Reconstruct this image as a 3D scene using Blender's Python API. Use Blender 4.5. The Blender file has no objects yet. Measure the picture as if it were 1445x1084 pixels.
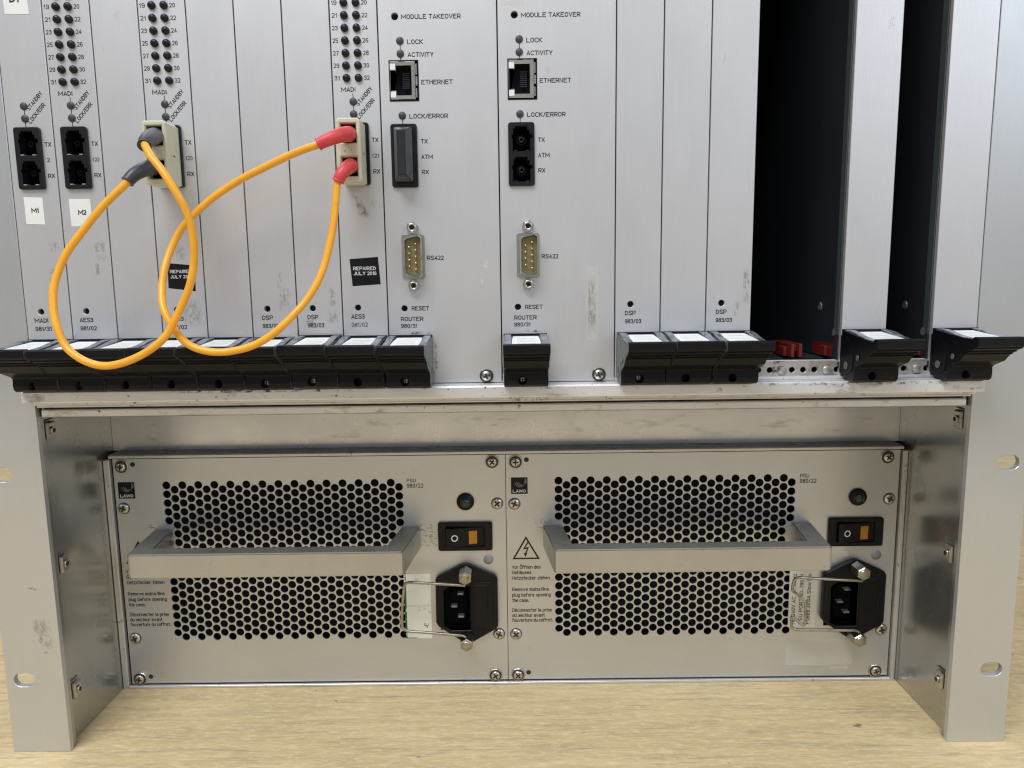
import bpy, bmesh, math, random
from mathutils import Vector, Matrix
random.seed(7)
S = 0.001                                   # everything below is written in millimetres
scn = bpy.context.scene
col = scn.collection

# ------------------------------------------------------------------ camera, world, lamps
cam_d = bpy.data.cameras.new('camera'); cam = bpy.data.objects.new('camera', cam_d); col.objects.link(cam)
cam_d.sensor_width = 36; cam_d.lens = 1054.72/1445*36
cam_d.clip_start = 0.01; cam_d.clip_end = 50
R_ = Vector((0.99991, 0.00183, -0.01306)); U_ = Vector((0.01267, 0.14109, 0.98992)); B_ = -Vector((-0.00365, 0.98999, -0.14106))
cam.matrix_world = Matrix(((R_.x, U_.x, B_.x, .218974), (R_.y, U_.y, B_.y, -.335798), (R_.z, U_.z, B_.z, .226487), (0, 0, 0, 1)))
scn.camera = cam

w = bpy.data.worlds.new('World'); scn.world = w; w.use_nodes = True
nt = w.node_tree; nt.nodes.clear()
wo = nt.nodes.new('ShaderNodeOutputWorld'); bg = nt.nodes.new('ShaderNodeBackground')
tc = nt.nodes.new('ShaderNodeTexCoord'); sx = nt.nodes.new('ShaderNodeSeparateXYZ'); cr = nt.nodes.new('ShaderNodeValToRGB')
mp = nt.nodes.new('ShaderNodeMapRange'); mp.inputs[1].default_value = -1; mp.inputs[2].default_value = 1
nt.links.new(tc.outputs['Generated'], sx.inputs[0]); nt.links.new(sx.outputs['Z'], mp.inputs[0]); nt.links.new(mp.outputs[0], cr.inputs[0])
cr.color_ramp.elements[0].position = .2; cr.color_ramp.elements[0].color = (.24, .235, .23, 1)
cr.color_ramp.elements[1].position = .75; cr.color_ramp.elements[1].color = (.95, .975, 1.0, 1)
nt.links.new(cr.outputs[0], bg.inputs[0]); bg.inputs[1].default_value = .42
nt.links.new(bg.outputs[0], wo.inputs[0])

def area(name, loc, target, sx_, sy_, power, color):
    d = bpy.data.lights.new(name, 'AREA'); d.shape = 'RECTANGLE'; d.size = sx_; d.size_y = sy_; d.energy = power; d.color = color
    o = bpy.data.objects.new(name, d); col.objects.link(o); o.location = loc
    o.rotation_euler = (Vector(target)-Vector(loc)).to_track_quat('-Z', 'Y').to_euler(); return o
area('ceiling_panel_light', (-.28, -.95, 1.70), (.2, 0, .12), 1.2, .7, 27, (.97, .99, 1))
area('window_light', (1.6, -1.3, 1.1), (.3, 0, .25), .9, .9, 8, (.82, .90, 1))
scn.view_settings.view_transform = 'Standard'; scn.view_settings.look = 'None'
scn.cycles.filter_width = 1.2
scn.view_settings.exposure = .1; scn.view_settings.gamma = 1

# ------------------------------------------------------------------ materials
def _n(nt, t, **k):
    n = nt.nodes.new(t)
    for a, b in k.items(): setattr(n, a, b)
    return n
def mat(name, base, metal=0, rough=.5, var=0, vscale=(40, 40, 40), bump=0, bscale=(900, 900, 900), spots=None, rvar=0, alpha=None, coat=0, spec=None, grain=None):
    """spots=(colour, scale xyz, lo, hi): irregular marks of dirt; alpha=(scale xyz, lo, hi): broken film that lets the metal show."""
    m = bpy.data.materials.new(name); m.use_nodes = True; nt = m.node_tree; N = nt.nodes; L = nt.links
    b = N['Principled BSDF']; b.inputs['Base Color'].default_value = (*base, 1); b.inputs['Metallic'].default_value = metal; b.inputs['Roughness'].default_value = rough
    if coat: b.inputs['Coat Weight'].default_value = coat; b.inputs['Coat Roughness'].default_value = .15
    if spec is not None: b.inputs['Specular IOR Level'].default_value = spec
    tc = _n(nt, 'ShaderNodeTexCoord'); gi = _n(nt, 'ShaderNodeObjectInfo')
    off = _n(nt, 'ShaderNodeVectorMath', operation='ADD'); mul = _n(nt, 'ShaderNodeVectorMath', operation='SCALE')
    cmb = _n(nt, 'ShaderNodeCombineXYZ')
    for i in range(3): L.new(gi.outputs['Random'], cmb.inputs[i])
    L.new(cmb.outputs[0], mul.inputs[0]); mul.inputs['Scale'].default_value = 3.0
    L.new(tc.outputs['Object'], off.inputs[0]); L.new(mul.outputs[0], off.inputs[1])
    def noise(sc, detail=4, rough_=.6):
        mpn = _n(nt, 'ShaderNodeMapping'); mpn.inputs['Scale'].default_value = sc; L.new(off.outputs[0], mpn.inputs[0])
        n = _n(nt, 'ShaderNodeTexNoise'); n.inputs['Scale'].default_value = 1; n.inputs['Detail'].default_value = detail; n.inputs['Roughness'].default_value = rough_
        L.new(mpn.outputs[0], n.inputs['Vector']); return n
    csock = None
    if var:
        n = noise(vscale); mr = _n(nt, 'ShaderNodeMapRange'); mr.inputs[1].default_value = .3; mr.inputs[2].default_value = .7
        mr.inputs[3].default_value = 1-var; mr.inputs[4].default_value = 1+var; L.new(n.outputs['Fac'], mr.inputs[0])
        vm = _n(nt, 'ShaderNodeVectorMath', operation='SCALE'); vm.inputs[0].default_value = base; L.new(mr.outputs[0], vm.inputs['Scale']); csock = vm.outputs[0]
    if grain:
        n = noise(grain[0], 3, .7); mr = _n(nt, 'ShaderNodeMapRange'); mr.inputs[1].default_value = .3; mr.inputs[2].default_value = .7
        mr.inputs[3].default_value = 1-grain[1]; mr.inputs[4].default_value = 1+grain[1]; L.new(n.outputs['Fac'], mr.inputs[0])
        vm = _n(nt, 'ShaderNodeVectorMath', operation='SCALE'); vm.inputs[0].default_value = base
        if csock: L.new(csock, vm.inputs[0])
        L.new(mr.outputs[0], vm.inputs['Scale']); csock = vm.outputs[0]
    if spots:
        for sp in (spots if isinstance(spots, list) else [spots]):
            c2, sc, lo, hi = sp; n = noise(sc, 6, .65); mr = _n(nt, 'ShaderNodeMapRange'); mr.inputs[1].default_value = lo; mr.inputs[2].default_value = hi; L.new(n.outputs['Fac'], mr.inputs[0])
            mx = _n(nt, 'ShaderNodeMix', data_type='RGBA'); L.new(mr.outputs[0], mx.inputs[0])
            if csock: L.new(csock, mx.inputs[6])
            else: mx.inputs[6].default_value = (*base, 1)
            mx.inputs[7].default_value = (*c2, 1); csock = mx.outputs[2]
    if csock: L.new(csock, b.inputs['Base Color'])
    if rvar:
        n = noise((60, 60, 25)); mr = _n(nt, 'ShaderNodeMapRange'); mr.inputs[1].default_value = .3; mr.inputs[2].default_value = .7
        mr.inputs[3].default_value = rough-rvar; mr.inputs[4].default_value = rough+rvar; L.new(n.outputs['Fac'], mr.inputs[0]); L.new(mr.outputs[0], b.inputs['Roughness'])
    if bump:
        n = noise(bscale, 2); bp = _n(nt, 'ShaderNodeBump'); bp.inputs['Strength'].default_value = bump; bp.inputs['Distance'].default_value = .0003
        L.new(n.outputs['Fac'], bp.inputs['Height']); L.new(bp.outputs[0], b.inputs['Normal'])
    if alpha:
        sc, lo, hi = alpha; n = noise(sc, 6, .7); mr = _n(nt, 'ShaderNodeMapRange'); mr.inputs[1].default_value = lo; mr.inputs[2].default_value = hi; mr.inputs[4].default_value = alpha_max.get(name, .8)
        L.new(n.outputs['Fac'], mr.inputs[0]); a_out = mr.outputs[0]
        if name.endswith('_film') and name != 'tape_film':     # residue thins out towards its rim
            sp = _n(nt, 'ShaderNodeSeparateXYZ'); L.new(tc.outputs['Generated'], sp.inputs[0])
            for ax in 'XZ':
                q = _n(nt, 'ShaderNodeMath', operation='PINGPONG'); q.inputs[1].default_value = .5; L.new(sp.outputs[ax], q.inputs[0])
                r_ = _n(nt, 'ShaderNodeMapRange', interpolation_type='SMOOTHSTEP'); r_.inputs[1].default_value = 0; r_.inputs[2].default_value = .28; L.new(q.outputs[0], r_.inputs[0])
                mm = _n(nt, 'ShaderNodeMath', operation='MULTIPLY'); L.new(a_out, mm.inputs[0]); L.new(r_.outputs[0], mm.inputs[1]); a_out = mm.outputs[0]
        L.new(a_out, b.inputs['Alpha'])
    return m
alpha_max = {'glue_film': .42, 'tape_film': .26, 'scuff_film': .55, 'grime_film': .7, 'stain_film': .45}
M = {}
M['panel'] = mat('panel_anodised', (.69, .69, .715), .68, .42, .022, (14, 14, 5), .12, (5200, 5200, 160), rvar=.022, grain=((2600, 2600, 40), .02), spots=[((.50, .49, .47), (75, 75, 40), .68, .82), ((.80, .80, .82), (900, 900, 60), .70, .78)])
M['flange'] = mat('flange_anodised', (.60, .615, .635), .70, .39, .03, (8, 8, 4), .12, (5200, 5200, 160), rvar=.025, grain=((2600, 2600, 40), .018), spots=[((.46, .45, .43), (60, 60, 50), .70, .82)])
M['psu'] = mat('supply_panel_anodised', (.615, .63, .655), .75, .38, .035, (9, 9, 6), .12, (200, 200, 5200), rvar=.04, grain=((40, 40, 2600), .018), spots=[((.48, .46, .42), (60, 60, 55), .66, .82)])
M['side'] = mat('side_wall_metal', (.47, .48, .475), .88, .25, .07, (30, 30, 14), .05, (200, 200, 4000), rvar=.05, spots=((.24, .25, .25), (34, 34, 28), .60, .72))
M['rail'] = mat('rail_metal', (.74, .74, .76), .4, .36, .08, (25, 60, 60), .15, (90, 3000, 3000), rvar=.06, spots=[((.10, .095, .085), (260, 500, 420), .63, .70), ((.34, .32, .30), (60, 300, 120), .58, .72)])
M['strip'] = mat('grimy_strip_metal', (.50, .48, .45), .6, .38, .2, (60, 60, 200), .15, (300, 300, 300), spots=[((.06, .055, .05), (170, 300, 260), .52, .66), ((.30, .20, .14), (120, 120, 120), .60, .72)])
M['sheet'] = mat('divider_sheet', (.76, .76, .79), .85, .30, .10, (16, 16, 38), .03, (120, 3000, 3000), rvar=.05, spots=[((.44, .43, .42), (45, 45, 160), .58, .78), ((.2, .19, .18), (260, 260, 420), .77, .80)])
M['edge'] = mat('bare_edge_metal', (.66, .65, .63), .5, .35, .08, (60, 60, 60), spots=((.25, .24, .21), (200, 200, 200), .62, .72))
M['dusty'] = mat('dusty_top_metal', (.42, .41, .385), .4, .55, .2, (90, 90, 90), spots=((.07, .065, .055), (160, 420, 420), .56, .70))
M['handle_bar'] = mat('handle_cast_metal', (.50, .495, .485), .85, .38, .05, (40, 40, 40), .06, (500, 4000, 4000), rvar=.04, spots=((.30, .285, .26), (120, 120, 90), .66, .76))
M['handle_top_shade'] = mat('shaded_handle_top', (.27, .265, .24), .45, .55, .12, (60, 60, 60), spots=((.13, .125, .11), (150, 150, 150), .58, .74))  # darker copy of the handle metal: shade painted into its upper face
M['fold'] = mat('plate_fold_metal', (.085, .105, .11), .4, .4, .08, (20, 20, 10))
M['black_in'] = mat('dark_interior', (.006, .007, .012), 0, .7, spec=.2)
M['cardplate'] = mat('card_screen_plate', (.062, .072, .088), .7, .40, .1, (30, 10, 10), rvar=.05)
M['hblack'] = mat('latch_black_anodised', (.0045, .005, .0075), 0, .40, .25, (60, 60, 60), .25, (60, 60, 6500), spots=((.03, .03, .03), (300, 300, 900), .70, .80), spec=.22)
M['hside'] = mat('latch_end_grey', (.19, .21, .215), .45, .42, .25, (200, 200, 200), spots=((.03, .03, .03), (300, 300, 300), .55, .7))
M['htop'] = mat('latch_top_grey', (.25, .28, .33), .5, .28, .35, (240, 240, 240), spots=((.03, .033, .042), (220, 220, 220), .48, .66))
M['white'] = mat('label_paper', (.80, .82, .81), 0, .45, .03, (100, 100, 100))
M['paperlines'] = mat('label_faint_rule', (.60, .63, .64), 0, .6)
M['ink'] = mat('black_ink', (.006, .006, .008), 0, .55)
M['inkworn'] = mat('worn_ink', (.05, .05, .05), 0, .55, alpha=((900, 900, 900), .36, .52)); 
M['inkgrey'] = mat('faded_ink', (.018, .018, .02), 0, .6)
M['whiteink'] = mat('white_ink', (.72, .73, .74), 0, .5)
M['greyink'] = mat('grey_ink', (.19, .20, .22), 0, .5)
M['blacktape'] = mat('black_label_tape', (.007, .007, .010), 0, .4, .2, (200, 200, 200), spec=.25)
M['led'] = mat('led_lens_dark', (.010, .010, .014), 0, .34, .2, (500, 500, 500), spec=.3)
M['ledgrey'] = mat('led_lens_grey', (.040, .042, .046), 0, .5, .2, (500, 500, 500))
M['bezel'] = mat('socket_black_plastic', (.009, .0095, .012), 0, .42, .2, (300, 300, 300), spots=((.04, .04, .04), (500, 500, 500), .68, .78), spec=.28)
M['bezel_in'] = mat('socket_inner_plastic', (.002, .002, .003), 0, .8, spec=.08)
M['cap'] = mat('dust_plug_rubber', (.018, .021, .027), 0, .30, .15, (150, 150, 150), .1, spots=((.10, .11, .12), (400, 400, 400), .66, .76))
M['nickel'] = mat('nickel_plate', (.62, .60, .56), 1, .26, .12, (200, 200, 200), spots=((.22, .17, .11), (350, 350, 350), .60, .74))
M['steel'] = mat('zinc_steel', (.55, .54, .51), 1, .32, .12, (200, 200, 200), spots=((.2, .17, .12), (500, 500, 500), .60, .72))
M['oldnickel'] = mat('old_nickel', (.42, .40, .35), 1, .34, .15, (200, 200, 200), spots=((.16, .12, .08), (350, 350, 350), .58, .74))
M['recess'] = mat('screw_recess', (.045, .035, .028), .3, .6)
M['khaki'] = mat('pin_block_khaki', (.20, .175, .085), 0, .5, .06, (200, 200, 200))
M['gold'] = mat('pin_gold', (.80, .66, .36), 1, .25)
M['beige'] = mat('connector_beige', (.60, .59, .45), 0, .42, .04, (80, 80, 80), spots=((.42, .40, .30), (260, 260, 260), .66, .76))
M['beige2'] = mat('connector_clip_beige', (.54, .53, .41), 0, .45, .05, (80, 80, 80))
M['bootgrey'] = mat('boot_grey_rubber', (.036, .040, .055), 0, .38, .15, (200, 200, 200), .1)
M['bootred'] = mat('boot_red_rubber', (.62, .055, .065), 0, .44, .10, (200, 200, 200), .1, spots=((.66, .2, .19), (300, 300, 300), .6, .8))
M['orange'] = mat('cord_orange_jacket', (.88, .41, .028), 0, .34, .09, (120, 120, 120), .05, (700, 700, 700), spots=((.36, .15, .02), (380, 380, 90), .70, .76), coat=.15)
M['green'] = mat('lamp_green_lens', (.004, .038, .018), 0, .22, .2, (500, 500, 500), coat=.4)
M['blackpl'] = mat('black_plastic', (.006, .006, .007), 0, .40, .2, (200, 200, 200), .15, spots=((.04, .037, .03), (300, 300, 300), .70, .8), spec=.25)
M['amber'] = mat('switch_amber_window', (.45, .19, .006), 0, .28, .25, (300, 300, 300), spots=((.20, .08, .01), (300, 300, 300), .55, .7), coat=.3)
M['dotgrey'] = mat('rivet_grey', (.33, .35, .37), .3, .45)
M['red'] = mat('card_guide_red', (.14, .012, .009), 0, .42, .15, (200, 200, 200))
M['paper2'] = mat('rating_label_paper', (.90, .91, .87), 0, .5, .06, (70, 70, 70), spots=((.47, .45, .38), (150, 150, 150), .62, .75))
M['greenline'] = mat('green_marker', (.02, .16, .05), 0, .6, alpha=((500, 500, 200), .40, .5))
M['clearlabel'] = mat('grey_label_film', (.74, .73, .69), 0, .42, .03, (70, 70, 70))
M['glue'] = mat('glue_film', (.33, .31, .255), 0, .75, .25, (500, 500, 500), alpha=((620, 620, 330), .44, .60))
M['tape'] = mat('tape_film', (.80, .79, .74), 0, .25, alpha=((60, 60, 60), .1, .5))
M['tape2'] = mat('scratch_film', (.86, .86, .84), 0, .4, alpha=((420, 420, 260), .56, .66))
M['cleartape'] = mat('clear_tape', (.86, .85, .80), 0, .22, .05, (60, 60, 60)); M['cleartape'].node_tree.nodes['Principled BSDF'].inputs['Alpha'].default_value = .42
M['scuff'] = mat('scuff_film', (.12, .115, .11), 0, .7, alpha=((420, 420, 900), .52, .62))
M['grime'] = mat('grime_film', (.035, .032, .03), 0, .8, alpha=((350, 350, 350), .50, .62))
M['stain'] = mat('stain_film', (.13, .075, .055), 0, .7, alpha=((260, 260, 200), .52, .66))
M['pencil'] = mat('pencil_line', (.22, .22, .22), 0, .7)

def floor_mat():
    m = bpy.data.materials.new('pale_board'); m.use_nodes = True; nt = m.node_tree; N = nt.nodes; L = nt.links
    b = N['Principled BSDF']; b.inputs['Roughness'].default_value = .62
    tc = _n(nt, 'ShaderNodeTexCoord')
    def noise(sc, d=5, r=.6, dist=0):
        mpn = _n(nt, 'ShaderNodeMapping'); mpn.inputs['Scale'].default_value = sc; L.new(tc.outputs['Object'], mpn.inputs[0])
        n = _n(nt, 'ShaderNodeTexNoise'); n.inputs['Scale'].default_value = 1; n.inputs['Detail'].default_value = d; n.inputs['Roughness'].default_value = r; n.inputs['Distortion'].default_value = dist
        L.new(mpn.outputs[0], n.inputs['Vector']); return n.outputs['Fac']
    def ramp(f, lo, hi, a, c):
        mr = _n(nt, 'ShaderNodeMapRange'); mr.inputs[1].default_value = lo; mr.inputs[2].default_value = hi; mr.inputs[3].default_value = a; mr.inputs[4].default_value = c; L.new(f, mr.inputs[0]); return mr.outputs[0]
    def mix(f, a, c):
        mx = _n(nt, 'ShaderNodeMix', data_type='RGBA'); L.new(f, mx.inputs[0])
        if isinstance(a, tuple): mx.inputs[6].default_value = (*a, 1)
        else: L.new(a, mx.inputs[6])
        mx.inputs[7].default_value = (*c, 1); return mx.outputs[2]
    c = mix(ramp(noise((9, 20, 9), 5, .6), .35, .7, 0, 1), (.67, .50, .262), (.785, .615, .345))
    wv = _n(nt, 'ShaderNodeTexWave', wave_type='BANDS', bands_direction='Y', wave_profile='SIN'); wv.inputs['Scale'].default_value = 40; wv.inputs['Distortion'].default_value = 1.2; wv.inputs['Detail'].default_value = 3; wv.inputs['Detail Scale'].default_value = .3
    L.new(tc.outputs['Object'], wv.inputs['Vector'])
    c = mix(ramp(wv.outputs['Fac'], .5, 1, 0, .10), c, (.55, .42, .22))
    c = mix(ramp(noise((22, 170, 22), 5, .7), .46, .62, 0, .6), c, (.52, .405, .235))
    c = mix(ramp(noise((150, 420, 150), 4, .75), .48, .66, 0, .6), c, (.86, .74, .50))
    c = mix(ramp(noise((18, 260, 18), 6, .78), .57, .63, 0, .6), c, (.36, .30, .22))
    c = mix(ramp(noise((9, 30, 9), 4, .7), .62, .74, 0, .35), c, (.40, .35, .27))
    c = mix(ramp(noise((60, 100, 60), 3), .70, .72, 0, .8), c, (.16, .14, .12))
    L.new(c, b.inputs['Base Color'])
    bp = _n(nt, 'ShaderNodeBump'); bp.inputs['Strength'].default_value = .6; bp.inputs['Distance'].default_value = .0009
    ad = _n(nt, 'ShaderNodeMath', operation='ADD'); L.new(noise((60, 480, 60), 6, .75), ad.inputs[0]); wm = _n(nt, 'ShaderNodeMath', operation='MULTIPLY'); wm.inputs[1].default_value = .18; L.new(wv.outputs['Fac'], wm.inputs[0]); L.new(wm.outputs[0], ad.inputs[1]); L.new(ad.outputs[0], bp.inputs['Height']); L.new(bp.outputs[0], b.inputs['Normal'])
    return m
M['floor'] = floor_mat()

# ------------------------------------------------------------------ mesh helpers (mm)
def fin(bm, name='m'):
    me = bpy.data.meshes.new(name); bmesh.ops.scale(bm, vec=(S, S, S), verts=bm.verts); bm.to_mesh(me); bm.free(); return me
def NB(): return bmesh.new()
def add_box(bm, x0, x1, y0, y1, z0, z1, bev=0, mi=0, seg=1):
    r = bmesh.ops.create_cube(bm, size=1)
    vs = r['verts']
    for v in vs: v.co = Vector(((x0+x1)/2+v.co.x*(x1-x0), (y0+y1)/2+v.co.y*(y1-y0), (z0+z1)/2+v.co.z*(z1-z0)))
    fs = {f for v in vs for f in v.link_faces}
    for f in fs: f.material_index = mi
    if bev:
        es = list({e for v in vs for e in v.link_edges})
        rr = bmesh.ops.bevel(bm, geom=es, offset=bev, segments=seg, affect='EDGES', profile=.5)
        for f in rr['faces']: f.material_index = mi
def add_prism(bm, poly, axis, a, b, mi=0, bev=0):
    """poly: 2D points in the plane normal to axis. axis 'y': (x,z); 'x': (y,z); 'z': (x,y)."""
    def P(p, t): return {'y': (p[0], t, p[1]), 'x': (t, p[0], p[1]), 'z': (p[0], p[1], t)}[axis]
    A = [bm.verts.new(P(p, a)) for p in poly]; Bv = [bm.verts.new(P(p, b)) for p in poly]; n = len(poly); fs = []
    fs.append(bm.faces.new(A)); fs.append(bm.faces.new(Bv[::-1]))
    for i in range(n): fs.append(bm.faces.new((A[i], Bv[i], Bv[(i+1) % n], A[(i+1) % n])))
    for f in fs: f.material_index = mi
    bmesh.ops.recalc_face_normals(bm, faces=fs)
    if bev:
        es = list(fs[0].edges)+list(fs[1].edges)
        rr = bmesh.ops.bevel(bm, geom=es, offset=bev, segments=2 if bev > .5 else 1, affect='EDGES')
        for f in rr['faces']: f.material_index = mi
    return fs
def ring(cx, cz, r, n=20, ph=0): return [(cx+r*math.cos(ph+2*math.pi*i/n), cz+r*math.sin(ph+2*math.pi*i/n)) for i in range(n)]
def race(cx, cz, wd, h, n=6):
    r = h/2; p = []
    for s, a0 in ((1, -90), (-1, 90)):
        for i in range(n+1):
            a = math.radians(a0+180*i/n); p.append((cx+s*(wd/2-r)+r*math.cos(a), cz+r*math.sin(a)))
    return p
def rrect(x0, x1, z0, z1, r=1, n=4):
    p = []
    for cx, cz, a0 in ((x1-r, z0+r, -90), (x1-r, z1-r, 0), (x0+r, z1-r, 90), (x0+r, z0+r, 180)):
        for i in range(n+1):
            a = math.radians(a0+90*i/n); p.append((cx+r*math.cos(a), cz+r*math.sin(a)))
    return p
def add_lathe(bm, prof, cx, cz, n=20, mi=0, smooth=True, axis='y'):
    """prof: (radius, y) list turned round the y axis through (cx, cz)."""
    rows = []
    for r, y in prof:
        if r < 1e-6: rows.append([bm.verts.new((cx, y, cz))])
        else: rows.append([bm.verts.new((cx+r*math.cos(2*math.pi*i/n), y, cz+r*math.sin(2*math.pi*i/n))) for i in range(n)])
    fs = []
    for a, b in zip(rows, rows[1:]):
        for i in range(n):
            j = (i+1) % n
            if len(a) == 1 and len(b) == 1: continue
            if len(a) == 1: f = bm.faces.new((a[0], b[i], b[j]))
            elif len(b) == 1: f = bm.faces.new((a[i], a[j], b[0]))
            else: f = bm.faces.new((a[i], a[j], b[j], b[i]))
            f.material_index = mi; f.smooth = smooth; fs.append(f)
    bmesh.ops.recalc_face_normals(bm, faces=fs)
    return fs
def catmull(P, k=10):
    out = []; n = len(P)
    for i in range(n-1):
        p0 = Vector(P[max(i-1, 0)]); p1 = Vector(P[i]); p2 = Vector(P[i+1]); p3 = Vector(P[min(i+2, n-1)])
        for j in range(k):
            t = j/k; out.append(.5*((2*p1)+(-p0+p2)*t+(2*p0-5*p1+4*p2-p3)*t*t+(-p0+3*p1-3*p2+p3)*t**3))
    out.append(Vector(P[-1])); return out
def add_tube(bm, pts, rad, n=12, mi=0, caps=True):
    pts = [Vector(p) for p in pts]; m = len(pts)
    rad = rad if isinstance(rad, (list, tuple)) else [rad]*m
    T = [(pts[min(i+1, m-1)]-pts[max(i-1, 0)]).normalized() for i in range(m)]
    u = T[0].orthogonal().normalized(); rows = []
    for i in range(m):
        u = (u-T[i]*u.dot(T[i])).normalized(); v = T[i].cross(u)
        rows.append([bm.verts.new(pts[i]+rad[i]*(math.cos(2*math.pi*k/n)*u+math.sin(2*math.pi*k/n)*v)) for k in range(n)])
    fs = []
    for a, b in zip(rows, rows[1:]):
        for i in range(n):
            f = bm.faces.new((a[i], a[(i+1) % n], b[(i+1) % n], b[i])); f.smooth = True; f.material_index = mi; fs.append(f)
    if caps:
        for r_ in (rows[0], rows[-1][::-1]): f = bm.faces.new(r_); f.material_index = mi; fs.append(f)
    bmesh.ops.recalc_face_normals(bm, faces=fs)
def plate(outer, holes, y0, y1, bev=.12, name='plate'):
    """flat sheet with real holes, front face at y0, back at y1 (mm); outlines in (x, z)."""
    cu = bpy.data.curves.new(name, 'CURVE'); cu.dimensions = '2D'; cu.fill_mode = 'BOTH'
    for poly in [outer]+holes:
        sp = cu.splines.new('POLY'); sp.points.add(len(poly)-1)
        for q, p in zip(sp.points, poly): q.co = (p[0], p[1], 0, 1)
        sp.use_cyclic_u = True
    cu.extrude = (y1-y0)/2-bev; cu.bevel_depth = bev; cu.offset = -bev; cu.bevel_resolution = 0
    o = bpy.data.objects.new(name, cu); col.objects.link(o)
    me = bpy.data.meshes.new_from_object(o.evaluated_get(bpy.context.evaluated_depsgraph_get()))
    bpy.data.objects.remove(o); bpy.data.curves.remove(cu)
    mx = Matrix(((1, 0, 0, 0), (0, 0, -1, (y0+y1)/2), (0, 1, 0, 0), (0, 0, 0, 1)))
    me.transform(Matrix.Scale(S, 4) @ mx)
    for p in me.polygons: p.use_smooth = False
    me.materials.clear(); return me
GL = {'A': '02 29 42|14 34', 'B': '02 09 39 48 47 36 06|36 45 43 32 02', 'C': '48 39 19 07 04 12 32 43', 'D': '02 09 29 47 44 22 02', 'E': '49 09 02 42|06 36', 'F': '49 09 02|06 36',
'G': '48 39 19 07 04 12 32 43 45 25', 'H': '09 02|49 42|06 46', 'I': '09 02', 'J': '39 33 22 12 03', 'K': '09 02|49 05|16 42', 'L': '09 02 42', 'M': '02 09 34 69 62', 'N': '02 09 42 49',
'O': '19 07 04 12 32 44 47 39 19', 'P': '02 09 39 48 46 35 05', 'Q': '19 08 03 12 32 43 48 39 19|24 42', 'R': '02 09 39 48 46 35 05|25 42', 'S': '48 39 19 08 07 16 35 44 43 32 12 03',
'T': '09 49|29 22', 'U': '09 03 12 32 43 49', 'V': '09 22 49', 'W': '09 12 38 52 69', 'X': '09 42|49 02', 'Y': '09 25 49|25 22', 'Z': '09 49 02 42', '0': '19 07 04 12 22 34 37 29 19',
'1': '07 19 12', '2': '08 19 29 38 36 02 32', '3': '08 19 29 38 37 26 16|26 35 33 22 12 03', '4': '22 29 04 34', '5': '39 09 06 26 35 33 22 12 03', '6': '38 29 19 08 03 12 22 33 35 26 16 05',
'7': '09 39 12', '8': '16 07 08 19 29 38 37 26 16 05 03 12 22 33 35 26', '9': '36 25 15 06 08 19 29 38 33 22 12 03', '/': '02 29', '(': '19 07 04 12', ')': '09 17 14 02', '.': '02 03', "'": '09 07',
'a': '06 17 27 36 32|35 15 04 03 12 22 33', 'b': '09 02|03 12 22 33 36 27 17 06', 'c': '36 27 17 06 03 12 22 33', 'd': '39 32|33 22 12 03 06 17 27 36', 'e': '05 35 36 27 17 06 03 12 22 33',
'f': '29 19 08 02|07 27', 'g': '37 31 20 10 01|33 22 12 03 06 17 27 36', 'h': '09 02|06 17 27 36 32', 'i': '07 02|09 08', 'k': '09 02|37 04|15 32', 'l': '09 02', 'm': '02 07|06 17 26 22|26 37 46 42',
'n': '02 07|06 17 27 36 32', 'o': '17 06 03 12 22 33 36 27 17', 'p': '07 00|06 17 27 36 33 22 12 03', 'q': '37 30|33 22 12 03 06 17 27 36', 'r': '02 07|05 17 27', 's': '36 27 17 06 15 25 34 33 22 12 03',
't': '19 13 22|07 27', 'u': '07 03 12 22 33|37 32', 'v': '07 22 47', 'w': '07 12 36 52 67', 'x': '07 32|37 02', 'z': '07 37 02 32',
'\u00d6': '19 07 04 12 32 44 47 39 19|1a 1b|3a 3b', '\u00e4': '06 17 27 36 32|35 15 04 03 12 22 33|08 09|28 29', '\u00e9': '05 35 36 27 17 06 03 12 22 33|18 29'}
def stroke(bm, pts, hw, y):
    """one pen stroke with mitred corners"""
    closed = len(pts) > 3 and (Vector(pts[0])-Vector(pts[-1])).length < 1e-6
    P = [Vector(p) for p in (pts[:-1] if closed else pts)]; n = len(P); rows = []; Q = []
    for i in range(n):                              # round the shallow corners of bowls
        if not closed and i in (0, n-1): Q.append(P[i]); continue
        a, b, c = P[i-1], P[i], P[(i+1) % n]; d0 = (b-a); d1 = (c-b); ang = d0.angle(d1)
        if ang < math.radians(75): k = min(d0.length, d1.length)*.33; Q += [b-d0.normalized()*k, b+d1.normalized()*k]
        else: Q.append(b)
    P = Q; n = len(P)
    if not closed:
        d = (P[1]-P[0]).normalized(); P[0] = P[0]-d*hw*.85; d = (P[-1]-P[-2]).normalized(); P[-1] = P[-1]+d*hw*.85
    for i in range(n):
        a = P[i-1] if (closed or i) else None; c = P[(i+1) % n] if (closed or i < n-1) else None
        d0 = (P[i]-a).normalized() if a is not None else None; d1 = (c-P[i]).normalized() if c is not None else None
        if d0 is None: d0 = d1
        if d1 is None: d1 = d0
        n0 = Vector((-d0.y, d0.x)); n1 = Vector((-d1.y, d1.x)); m = (n0+n1)
        if m.length < .2: m = n0
        m.normalize(); k = hw/max(.45, m.dot(n1)); q = m*k
        rows.append((bm.verts.new((P[i].x-q.x, y, P[i].y-q.y)), bm.verts.new((P[i].x+q.x, y, P[i].y+q.y))))
    for i in range(n if closed else n-1):
        a, b = rows[i], rows[(i+1) % n]; bm.faces.new((a[0], b[0], b[1], a[1]))
_tx = {}
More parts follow.
